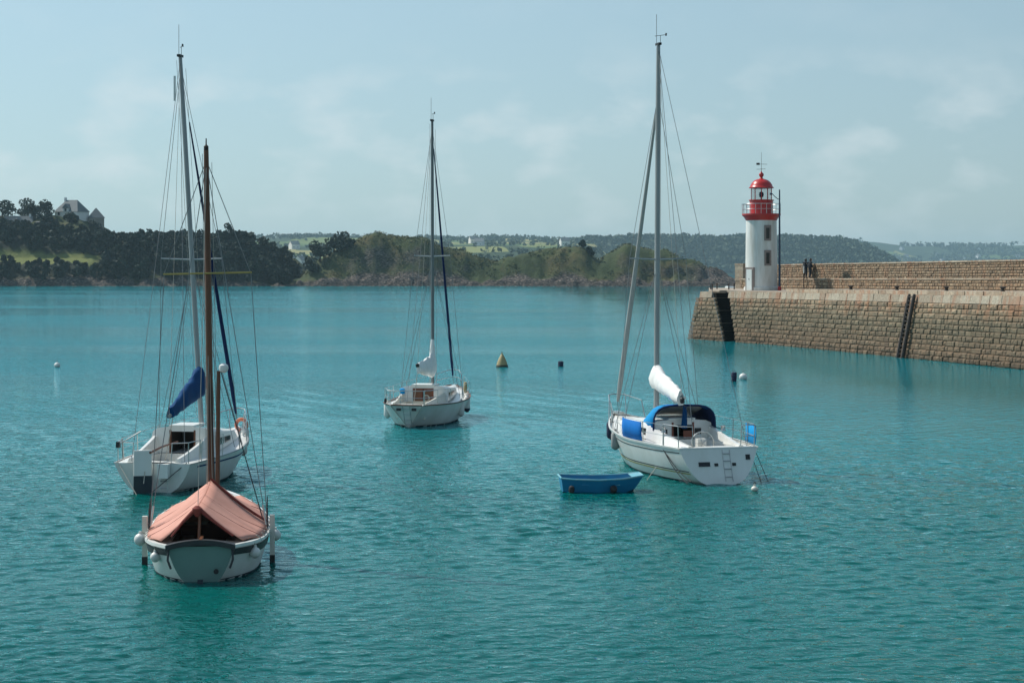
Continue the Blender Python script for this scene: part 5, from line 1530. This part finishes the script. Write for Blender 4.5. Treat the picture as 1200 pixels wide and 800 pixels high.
# ------------------------------------------------------------------ small sloop with brown companionway doors, middle
rC, mC = place('small_sloop', 'small white sloop with brown companionway boards and wrapped boom, moored in the middle', -4.02, 71.5, 11.5)
hC = Hull(8.0, [(0, 0.62), (0.9, 1.10), (2.2, 1.42), (4.2, 1.46), (5.8, 1.10), (7.2, 0.45), (7.8, 0.12), (8.0, 0.03)], [(0, 0.86), (3, 0.82), (5.5, 0.95), (8.0, 1.18)], [(0, -0.02), (1.5, -0.35), (5.5, -0.4), (8, -0.2)],
           [(0, 0.85), (0.8, 0.5), (2.2, 0.27), (5.5, 0.40), (8, 0.75)], 0.9, 0.45)
hull_mesh(hC, rC, 'hull_white')
wellC = (0.6, 2.55, 0.58)
deck_mesh(hC, rC, 'gel_white', wellC); well_mesh(hC, rC, wellC, 'cream', 0.30, 0.66)
for s in (-1, 1):
    strip(hC, rC, 'toe_rail', 'wood', 1.03, 0.04, 0.03, s, 0.0, 7.9, is_q=True)
    strip(hC, rC, 'boot_stripe', 'antifoul', 0.05, 0.10, 0.006, s, 0.3, 7.6)
    m = MB(); secs = []
    for x in np.linspace(0.5, 2.65, 7):
        z = float(hC.z(x)); hh = 0.08 + 0.30*((x-0.5)/2.15)**1.2; y = 0.62 + 0.22*((x-0.5)/2.15)
        secs.append([(x, s*y*1.14, z - 0.02), (x, s*y*1.05, z + hh), (x, s*(y - 0.03), z + hh), (x, s*(y - 0.06), z - 0.02)])
    m.loft(secs, True, True).build('coaming', 'cream', rC, 30)
secsT = []
MB().tube([(-0.02, -0.62, 0.875), (-0.02, 0.62, 0.875)], 0.03, 6).build('transom_rail', 'wood', rC)
coachroof(rC, 2.6, 5.6, 1.0, 0.66, 0.86, 0.98, 0.58, 0.28, 'gel_white', (-0.42, 0.42, 0.66, 1.36), nose=0.5)
for y0, y1 in ((-0.42, -0.02), (0.02, 0.42)):
    d = MB().box(2.575, 2.605, y0, y1, 0.67, 1.35).build('companionway_board', 'wood_door', rC)
    MB().box(2.567, 2.576, y0 + 0.06, y1 - 0.06, 0.74, 1.28).build('panel', 'wood', d)
MB().box(2.55, 3.4, -0.46, 0.46, 1.455, 1.51).build('hatch', 'gel_white', rC)
lf_ = MB(); lf_.tube([(0.11*math.cos(a), 0.0, 0.11*math.sin(a)) for a in [2*PI*k/16 for k in range(17)]], 0.028, 6, False); lf_.build('coiled_line', 'rope', rC, True, (2.54, -0.15, 0.98)).rotation_euler = (0, 0, R(90))
for s in (-1, 1):
    for x0_, x1_ in ((2.95, 3.6), (3.8, 4.6)):
        secs = []
        for x in (x0_, x1_):
            t = (x - 2.6)/3.0; ww = 1.0 - 0.34*t**1.3; zb = 0.86 + 0.12*t; hh = 0.58 - 0.30*t
            secs.append([(x, s*(ww*0.985 + 0.006), zb + hh*0.22), (x, s*(ww*0.968 + 0.008), zb + hh*0.58)])
        MB().loft(secs).build('cabin_window', 'window', rC, solid=0.008)
    guard(hC, rC, [0.15, 1.7, 3.3, 5.0, 6.6], s)
    MB().lathe([(0.03, 0), (0.05, 0.04), (0.05, 0.16), (0.02, 0.2)], 10).build('winch', 'black', rC, True, (0.55, s*0.98, 0.9)) if s > 0 else None
    MB().box(-0.005, -0.045, s*0.30 - 0.09, s*0.30 + 0.09, 0.66, 0.76).build('transom_vent', 'black', rC)
rail_loop(rC, 'pushpit', [(0.9, 1.0, 0.85), (0.85, 1.02, 1.42), (0.05, 0.74, 1.42), (-0.05, 0.4, 1.42), (-0.05, -0.4, 1.42), (0.05, -0.74, 1.42), (0.85, -1.02, 1.42), (0.9, -1.0, 0.85)])
for y in (-0.68, -0.25, 0.25, 0.68): MB().tube([(0.02, y, 0.86), (0.0, y, 1.42)], 0.014, 6).build('pushpit_post', 'steel', rC)
rail_loop(rC, 'pushpit_rail', [(0.86, 1.01, 1.14), (0.03, 0.72, 1.14), (-0.03, 0, 1.14), (0.03, -0.72, 1.14), (0.86, -1.01, 1.14)], 0.012)
rail_loop(rC, 'pulpit', [(6.9, 0.58, 1.1), (7.05, 0.52, 1.68), (7.8, 0.24, 1.80), (7.98, 0, 1.82), (7.8, -0.24, 1.80), (7.05, -0.52, 1.68), (6.9, -0.58, 1.1)], 0.017)
rail_loop(rC, 'pulpit_rail', [(7.0, 0.55, 1.4), (7.85, 0.2, 1.5), (7.95, 0, 1.5), (7.85, -0.2, 1.5), (7.0, -0.55, 1.4)], 0.013)
ld = MB()
for y in (-0.14, 0.14): ld.tube([(-0.06, y, 0.84), (0.30, y*0.9, 0.12)], 0.014, 6)
ld = ld.build('boarding_ladder', 'steel', rC, True)
for t in (0.15, 0.45, 0.75, 1.0): MB().tube([(-0.06 + 0.36*t, -0.14, 0.84 - 0.72*t), (-0.06 + 0.36*t, 0.14, 0.84 - 0.72*t)], 0.013, 6).build('rung', 'steel', ld)
for s in (-1, 1): wire(rC, 'mooring_line', (0.0, s*0.62, 0.84), (0.35, s*0.05, 0.03), 0.014, 'rope')
mbC = (4.15, 0, 1.40); mtC = world_lean(mC, mbC, -0.02, 10.6)
msC, PC = rig(rC, mbC, mtC, 0.07, 'alu_dark', [(0.488, 0.74)], (4.0, 1.30, 0.92), (7.8, 0, 1.22), [(0.05, 0, 0.9)], 0.93, (0.055, 0.022), 'navy', 0.0075, 0.99)
cover(rC, PC(0.055) + Vector((-0.08, 0, 0.0)), (1.25, -0.12, 2.32), 0.78, 0.12, 0.17, 'sail', over=0.03, droop=0.28)
MB().lathe([(0.04, 0), (0.07, 0.04), (0.07, 0.12), (0.02, 0.15)], 10).build('boom_end_cap', 'black', rC, True, (1.20, -0.12, 2.26))
MB().lathe([(0.03, 0), (0.12, 0.10), (0.13, 0.5), (0.08, 0.9), (0.06, 1.05)], 12).build('sail_wrap', 'sail', msC, True, tuple(PC(0.06) + Vector((-0.03, 0, 0.15))))
wire(rC, 'mainsheet', (1.4, -0.1, 2.28), (1.1, 0, 0.8), 0.012, 'rope'); wire(rC, 'topping_lift', PC(0.99), (1.25, -0.12, 2.36), 0.006, 'rope')
yb = MB(); yb.tube([(0, 0.16, 0), (0, 0.2, 0.2), (0, 0.12, 0.38), (0, -0.12, 0.38), (0, -0.2, 0.2), (0, -0.16, 0)], 0.065, 8)
tag(yb.build('horseshoe_buoy', 'yellow', None, True, tuple(mC @ Vector((5.6, -1.02, 1.02)))), 'yellow horseshoe buoy on the side rail of the middle sloop', 'lifebuoy')
fc = [('long white fender on the port side of the middle sloop', 1.6, 1, 0.22, 'fender', None), ('white fender with navy end on the starboard side of the middle sloop', 4.6, -1, 0.30, 'fender', 'fender_navy'), ('plain white fender amidships on the starboard side of the middle sloop', 3.4, -1, 0.20, 'fender', None)]
for lab, x, s, z, mt_2, em in fc:
    fender(lab, mC, hC.at_z(x, z, s, 0.17), hC.gunwale(x, s, 0.02), 0.66, 0.135, mt_2, em)
tag(MB().lathe([(0.02, 0), (0.10, 0.01), (0.11, 0.20), (0.03, 0.24)], 12).build('blue_bag', 'sky_blue', None, True, tuple(mC @ Vector((2.4, 0.80, 1.13)))), 'small bright blue bundle beside the companionway of the middle sloop', 'bag')

# ------------------------------------------------------------------ cruising sloop with blue sprayhood, right
rD, mD = place('cruising_sloop', 'white cruising sloop with blue sprayhood and white sail cover near the blue dinghy', 5.83, 53.0, -16.3)
hD = Hull(8.9, [(0, 1.18), (1.5, 1.40), (3.4, 1.50), (5.4, 1.28), (7.2, 0.72), (8.5, 0.16), (8.9, 0.03)], [(0, 0.98), (3, 0.98), (6, 1.10), (8.9, 1.34)], [(0, -0.04), (2, -0.35), (6, -0.4), (8.9, -0.2)],
           [(0, 0.29), (3, 0.26), (6, 0.40), (8.9, 0.7)], 0.9, -0.28)
hull_mesh(hD, rD, 'gel_white', tmat='gel_white')
wellD = (0.45, 2.75, 0.70)
deck_mesh(hD, rD, 'gel_white', wellD); well_mesh(hD, rD, wellD, 'gel_white', 0.35, 0.78)
for s in (-1, 1):
    strip(hD, rD, 'gold_stripe', 'yellow_wood', 0.30, 0.035, 0.006, s, 0.1, 8.5); strip(hD, rD, 'dark_stripe', 'dark_trim', 0.36, 0.03, 0.006, s, 0.1, 8.5)
    strip(hD, rD, 'boot_stripe', 'antifoul', 0.05, 0.09, 0.006, s, 0.1, 8.4)
    strip(hD, rD, 'sheer_stripe', 'dark_trim', 0.905, 0.022, 0.007, s, 0.1, 8.6, is_q=True)
    strip(hD, rD, 'toe_rail', 'gel_white', 1.035, 0.04, 0.028, s, 0.0, 8.8, is_q=True)
    m = MB(); secs = []
    for x in np.linspace(0.2, 2.95, 9):
        t = (x-0.2)/2.75; z = float(hD.z(x)); hh = 0.06 + 0.36*t**1.2; y = 0.74 + 0.16*t
        secs.append([(x, s*y*1.22, z - 0.02), (x, s*y*1.10, z + hh), (x, s*(y - 0.02), z + hh), (x, s*(y - 0.06), z - 0.02)])
    m.loft(secs, True, True).build('coaming', 'gel_white', rD, 30)
coachroof(rD, 2.85, 6.4, 1.04, 0.62, 1.0, 1.14, 0.55, 0.22, 'gel_white', (-0.34, 0.26, 0.72, 1.42), nose=0.8)
MB().box(2.80, 3.9, -0.42, 0.42, 1.575, 1.63).build('hatch', 'gel_white', rD)
MB().box(2.82, 2.85, 0.26, 0.31, 0.7, 1.5).build('door_post', 'wood_door', rD); MB().box(2.82, 2.85, -0.39, -0.34, 0.7, 1.5).build('door_post', 'wood_door', rD)
MB().box(2.845, 2.862, -0.34, -0.06, 0.72, 1.25).build('washboard', 'wood_door', rD)
MB().box(2.835, 2.845, -0.62, -0.42, 1.14, 1.32).build('instrument', 'black', rD); MB().box(2.835, 2.845, 0.45, 0.68, 1.08, 1.3).build('instrument', 'black', rD)
for s in (-1, 1):
    secs = []
    for x in (3.2, 4.2, 5.4):
        t = (x - 2.85)/3.55; ww = 1.04 - 0.42*t**1.3; zb = 1.0 + 0.14*t; hh = 0.55 - 0.33*t
        secs.append([(x, s*(ww*0.985 + 0.006), zb + hh*0.20), (x, s*(ww*0.967 + 0.008), zb + hh*0.58)])
    MB().loft(secs).build('cabin_window', 'window', rD, solid=0.008)
# transom fittings
def on_transom(y, z, w, h, name, mat, d=0.02):
    q = (z + 0.04)/(1.02); x = -0.28*(1 - q)
    return MB().hexa([(x - d - 0.28*h*0, y - w/2, z), (x + 0.02, y - w/2, z), (x + 0.02, y + w/2, z), (x - d, y + w/2, z)], [(x - d + 0.28*h, y - w/2, z + h), (x + 0.02 + 0.28*h, y - w/2, z + h), (x + 0.02 + 0.28*h, y + w/2, z + h), (x - d + 0.28*h, y + w/2, z + h)]).build(name, mat, rD)
on_transom(0.48, 0.50, 0.34, 0.12, 'transom_window', 'window'); on_transom(0.12, 0.50, 0.11, 0.08, 'vent', 'black'); on_transom(-0.42, 0.50, 0.11, 0.08, 'vent', 'black'); on_transom(-0.86, 0.66, 0.13, 0.14, 'exhaust_plate', 'black')
ld = MB()
for y in (-0.10, -0.32): ld.tube([(-0.02, y, 0.95), (-0.10, y, 0.62), (-0.26, y - 0.02, 0.08)], 0.013, 6)
ld = ld.build('boarding_ladder', 'steel', rD, True)
for z in (0.2, 0.42, 0.64, 0.84): MB().tube([(-0.28*(1-z) - 0.02, -0.10, z), (-0.28*(1-z) - 0.02, -0.32, z)], 0.012, 6).build('rung', 'steel', ld)
MB().tube([(0.02, y, 0.99 + 0.0*y) for y in np.linspace(-1.17, 1.17, 9)], 0.03, 6).build('transom_rail', 'gel_white', rD, True)
# sprayhood: aft hoop, forward edge, open back; sunlit side coloured brighter, shaded side coloured navy
def hoop(x, w, zt, zb, n=13, power=0.55):
    pts = []
    for k in range(n):
        a = PI*k/(n-1)
        c = math.cos(a); sn = math.sin(a)
        pts.append((x, w*math.copysign(abs(c)**power, c), zb + (zt-zb)*sn**power))
    return pts
h0, h1, h2 = hoop(2.60, 0.98, 2.02, 1.30), hoop(3.15, 0.96, 2.02, 1.28), hoop(3.95, 0.84, 1.64, 1.24)
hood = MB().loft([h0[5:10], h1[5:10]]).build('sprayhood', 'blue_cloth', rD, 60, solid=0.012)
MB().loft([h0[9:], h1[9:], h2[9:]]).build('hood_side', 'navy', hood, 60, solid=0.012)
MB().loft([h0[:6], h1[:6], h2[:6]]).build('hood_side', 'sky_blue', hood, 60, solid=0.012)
MB().loft([h1[5:10], h2[5:10]]).build('hood_window', 'grey_sail', hood, 60, solid=0.006)
MB().tube(h0, 0.03, 7).build('hood_hoop', 'navy', hood, True)
MB().tube([(2.55, -1.0, 1.35), (2.0, -1.05, 1.30)], 0.016, 6).build('hood_strap', 'navy', hood)
MB().tube([(2.56, 0.0, 2.0), (2.64, 0.0, 1.35)], [0.06, 0.10], 8).build('hood_flap', 'royal', hood, True)
# weather cloths on the rails
gp_ = guard(hD, rD, [0.95, 2.3, 3.9, 5.5, 7.1], 1, 0.62); gs_ = guard(hD, rD, [0.95, 2.3, 3.9, 5.5, 7.1], -1, 0.62)
def dodger(x0_, x1_, s, z0, z1, mat, n=8):
    secs = []
    for x in np.linspace(x0_, x1_, n):
        g = Vector(hD.gunwale(x, s, -0.03)); secs.append([(g.x, g.y + s*0.012*math.sin(x*7), g.z + z0), (g.x, g.y + s*(0.03 + 0.012*math.sin(x*5)), g.z + (z0+z1)/2), (g.x, g.y + s*0.02, g.z + z1)])
    return MB().loft(secs).build('weather_cloth', mat, rD, True, solid=0.008)
dodger(2.35, 3.95, 1, 0.03, 0.60, 'blue_cloth')
for s in (-1, 1):
    rail_loop(rD, 'pushpit', [(0.98, s*1.30, 1.0), (0.95, s*1.30, 1.62), (0.15, s*1.17, 1.62), (0.10, s*0.75, 1.60), (0.12, s*0.72, 1.0)])
    MB().tube([(0.14, s*1.15, 0.98), (0.14, s*1.17, 1.62)], 0.015, 6).build('pushpit_post', 'steel', rD)
    rail_loop(rD, 'pushpit_rail', [(0.96, s*1.30, 1.30), (0.15, s*1.16, 1.30), (0.11, s*0.74, 1.30)], 0.012)
dodger(0.12, 1.25, -1, 0.08, 0.60, 'sky_blue')
rail_loop(rD, 'pulpit', [(7.6, 0.62, 1.22), (7.75, 0.55, 1.82), (8.6, 0.28, 1.95), (8.82, 0, 1.97), (8.6, -0.28, 1.95), (7.75, -0.55, 1.82), (7.6, -0.62, 1.22)], 0.018)
for s in (-1, 1): MB().tube([(8.35, s*0.24, 1.29), (8.55, s*0.28, 1.94)], 0.015, 6).build('pulpit_post', 'steel', rD)
MB().box(8.2, 8.75, -0.12, 0.12, 1.32, 1.42).build('anchor_roller', 'steel', rD)
MB().box(7.0, 7.8, -0.25, 0.25, 1.24, 1.30).build('anchor_locker', 'deck', rD)
mbD = (4.95, 0, 1.42); mtD = world_lean(mD, mbD, 0.06, 11.5)
msD, PD = rig(rD, mbD, mtD, 0.085, 'alu', [(0.428, 0.92)], (4.75, 1.36, 1.05), (8.62, 0, 1.40), [(0.1, 0.7, 1.02), (0.1, -0.9, 1.02)], 0.98, (0.082, 0.035), 'grey_sail', 0.008, 0.88)
cover(rD, PD(0.105) + Vector((-0.10, 0.0, 0)), (1.75, 0.42, 2.35), 0.46, 0.14, 0.25, 'sail', over=0.03, droop=0.30)
wire(rD, 'mainsheet', (2.0, 0.38, 2.32), (2.0, 0.0, 1.65), 0.014, 'rope_dark'); wire(rD, 'topping_lift', PD(0.99), (1.75, 0.42, 2.4), 0.006, 'rope')
MB().lathe([(0.03, 0), (0.07, 0.04), (0.07, 0.14), (0.03, 0.18)], 10).build('boom_block', 'black', rD, True, (1.72, 0.42, 2.14))
whl = MB(); whl.tube([(1.2 + 0.02*math.cos(a), 0.34*math.cos(a), 1.02 + 0.34*math.sin(a)) for a in [2*PI*k/24 for k in range(25)]], 0.016, 6, False)
for k in range(5): whl.tube([(1.2, 0, 1.02), (1.2, 0.34*math.cos(2*PI*k/5), 1.02 + 0.34*math.sin(2*PI*k/5))], 0.010, 5)
whl.build('steering_wheel', 'steel', rD, True); MB().box(1.22, 1.42, -0.13, 0.13, 0.36, 1.15).build('binnacle', 'gel_white', rD)
for s in (-1, 1): MB().lathe([(0.08, 0), (0.06, 0.06), (0.06, 0.12), (0.08, 0.15), (0.02, 0.16)], 12).build('winch', 'steel', rD, True, (1.9, s*0.93, 1.30))
for q in ((-0.18, 0.90, 0.10), (-0.05, 0.95, 0.02)): wire(rD, 'mooring_line', (1.0, 1.32, 0.98), q, 0.014, 'rope_dark', 0.12)
wire(rD, 'mooring_line', (0.1, -1.12, 0.98), (-0.15, -1.45, 0.02), 0.010, 'rope_dark'); wire(rD, 'mooring_line', (0.05, -0.95, 0.98), (-0.3, -1.18, 0.0), 0.010, 'rope_dark')
wire(rD, 'mooring_line', (1.5, 1.30, 0.36), (1.1, 1.75, 0.02), 0.012, 'rope')
fender('navy covered fender at the port bow of the cruising sloop', mD, hD.at_z(7.5, 0.62, 1, 0.20), hD.gunwale(7.5, 1), 0.62, 0.14, 'fender_navy')
fender('grey covered fender on the port side of the cruising sloop, ahead of the blue cloth', mD, hD.at_z(5.2, 0.50, 1, 0.16), hD.gunwale(5.2, 1), 0.60, 0.135, 'fender_grey')

# ------------------------------------------------------------------ blue pram dinghy
rE = thing('dinghy', 'small bright blue pram dinghy floating beside the cruising sloop', 'dinghy', (2.42, 51.3, 0), R(4))
def pram(off, zoff, wallin):
    secs = []
    for t, hb, zb, zt in ((0.0, 0.48, -0.04, 0.38), (0.15, 0.57, -0.10, 0.355), (0.45, 0.63, -0.12, 0.335), (0.75, 0.60, -0.10, 0.36), (1.0, 0.44, 0.02, 0.43)):
        x = -1.12 + 2.24*t; b = hb - wallin; r = (0.10 if t == 0 else 0.0) - (0.0)
        lo = 0.78
        ex = (0.06 if t == 0 else (-0.22 if t == 1.0 else 0.0))
        secs.append([(x, -b, zt + zoff), (x + ex, -b*lo, zb + 0.06 + wallin), (x + ex, 0, zb + wallin), (x + ex, b*lo, zb + 0.06 + wallin), (x, b, zt + zoff)])
    return secs
so = pram(0, 0, 0); si = pram(0, 0, 0.03)
hm = MB().loft(so)
for q in (so[0], so[-1]): hm.add(q, [(0, 1, 2, 3, 4)])
hm.build('hull', 'dinghy', rE, 30)
im = MB().loft([list(reversed(q)) for q in si])
for k, q in ((0, si[0]), (1, si[-1])):
    im.add([(p[0] + (0.03 if k == 0 else -0.03), p[1], p[2]) for p in q], [(4, 3, 2, 1, 0)])
im.build('lining', 'dinghy', rE, 30)
for s in (-1, 1): MB().tube([(q[0][0], s*abs(q[0][1])*0.99, q[0][2] + 0.01) for q in so], 0.026, 6).build('gunwale', 'dinghy_rim', rE, True)
MB().tube([(so[0][0][0], -0.48, 0.39), (so[0][0][0], 0.48, 0.39)], 0.026, 6).build('stern_rim', 'dinghy_rim', rE)
MB().hexa([(0.82, -0.46, 0.385), (1.14, -0.40, 0.42), (1.14, 0.40, 0.42), (0.82, 0.46, 0.385)], [(0.82, -0.46, 0.405), (1.14, -0.40, 0.45), (1.14, 0.40, 0.45), (0.82, 0.46, 0.405)]).build('lit_bow_face', 'dinghy_rim', rE)  # pale plate paints in the sunlit inner face of the bow transom
for x in (-0.45, 0.35): MB().box(x - 0.11, x + 0.11, -0.56, 0.54, 0.20, 0.225).build('thwart', 'dinghy_rim' if x > 0 else 'dinghy', rE)
for x, r in ((-0.86, 0.085), (0.28, 0.10)):
    fb = MB().lathe([(0.02, 0), (r*0.8, 0.03), (r, 0.10), (r*0.8, 0.18), (0.02, 0.21)], 12).build('rubber_bumper', 'black', rE, True, (x, -0.64, 0.0))

# ------------------------------------------------------------------ buoys
def conical_buoy():
    r = thing('conical_buoy', 'weathered yellow conical buoy floating between the sloops', 'buoy', (-0.62, 117, -0.05))
    MB().lathe([(0.36, -0.1), (0.40, 0.05), (0.36, 0.16), (0.33, 0.2)], 24).build('waterline_weed', 'weed', r, True)
    MB().lathe([(0.345, 0.17), (0.33, 0.25), (0.22, 0.55), (0.09, 0.80), (0.05, 0.84), (0.05, 0.90), (0.02, 0.92)], 24).build('cone', 'yellow', r, 40)
    MB().tube([(0.05, 0, 0.90), (0.05, 0, 0.98), (-0.05, 0, 0.98), (-0.05, 0, 0.90)], 0.014, 6).build('lifting_eye', 'iron', r)
conical_buoy()
def drum(name, label, x, y, r, h, mat, tilt=0.0):
    o = thing(name, label, 'buoy', (x, y, -0.08)); o.rotation_euler = (tilt, tilt*0.5, 0)
    MB().lathe([(r*0.9, 0), (r, 0.03), (r, h*0.33), (r*1.04, h*0.35), (r, h*0.37), (r, h*0.66), (r*1.04, h*0.68), (r, h*0.70), (r, h*0.97), (r*0.9, h)], 20).build('drum', mat, o, 40)
    MB().tube([(-0.06, 0, h), (-0.06, 0, h + 0.07), (0.06, 0, h + 0.07), (0.06, 0, h)], 0.012, 6).build('handle', 'rope_dark', o)
drum('drum_buoy', 'upright navy blue drum buoy beside a white float', 12.05, 102, 0.15, 0.56, 'fender_navy', 0.05)
drum('drum_buoy', 'small dark squat drum buoy, alone to the right of the yellow cone', 3.05, 117.5, 0.17, 0.40, 'fender_navy', 0.0)
def float_buoy(label, x, y, r, mat, squash=1.0, cap=None):
    o = thing('float_buoy', label, 'buoy', (x, y, -r*0.35*squash))
    MB().lathe([(0.01, 0)] + [(r*math.sin(a), squash*(r - r*math.cos(a))) for a in [PI*k/12 for k in range(1, 12)]] + [(0.03, 2*r*squash), (0.03, 2*r*squash + 0.05)], 20).build('ball', mat, o, True)
    MB().tube([(0.03*math.cos(a), 0, 2*r*squash + 0.07 + 0.03*math.sin(a)) for a in [2*PI*k/10 for k in range(11)]], 0.012, 5).build('eye', cap or 'black', o)
float_buoy('round white float lying next to the navy drum buoy', 12.75, 103.5, 0.23, 'fender', 0.9)
float_buoy('small cream float on the line astern of the cruising sloop', 6.62, 51.2, 0.10, 'cream', 0.8)
float_buoy('little white mooring buoy with dark top, alone on the open water', -28.3, 116.8, 0.19, 'fender', 0.9)

# small motorboat beyond the pier head
rF = thing('motorboat', 'small white motorboat half hidden beyond the pier head', 'motorboat', (46.0, 420, 0), R(20))
hF = Hull(6.4, [(0, 1.05), (2.5, 1.15), (4.5, 0.9), (6.0, 0.3), (6.4, 0.03)], [(0, 0.9), (3, 1.0), (6.4, 1.35)], [(0, -0.2), (6.4, -0.2)], [(0, 0.35), (4, 0.4), (6.4, 0.7)], 0.7, 0.05)
hull_mesh(hF, rF, 'gel_white', 16, 10); deck_mesh(hF, rF, 'gel_white', None, 16)
coachroof(rF, 2.2, 4.3, 0.85, 0.7, 1.0, 1.1, 1.45, 1.2, 'gel_white', (-0.3, 0.3, 1.0, 2.1), nose=0.5)

# ------------------------------------------------------------------ haze
hz_m = bpy.data.materials.new('sea haze')
hz_m.use_nodes = True
hn = hz_m.node_tree
for n in list(hn.nodes): hn.nodes.remove(n)
ho = hn.nodes.new('ShaderNodeOutputMaterial')
hv = hn.nodes.new('ShaderNodeVolumePrincipled')
hv.inputs['Color'].default_value = (0.58, 0.87, 1.0, 1)
hv.inputs['Density'].default_value = 0.0001
hv.inputs['Anisotropy'].default_value = 0.2
hn.links.new(hv.outputs['Volume'], ho.inputs['Volume'])
haze = MB().box(-4500, 4500, -80, 7500, -5, 135).build('haze', hz_m)
tag(haze, kind='stuff')
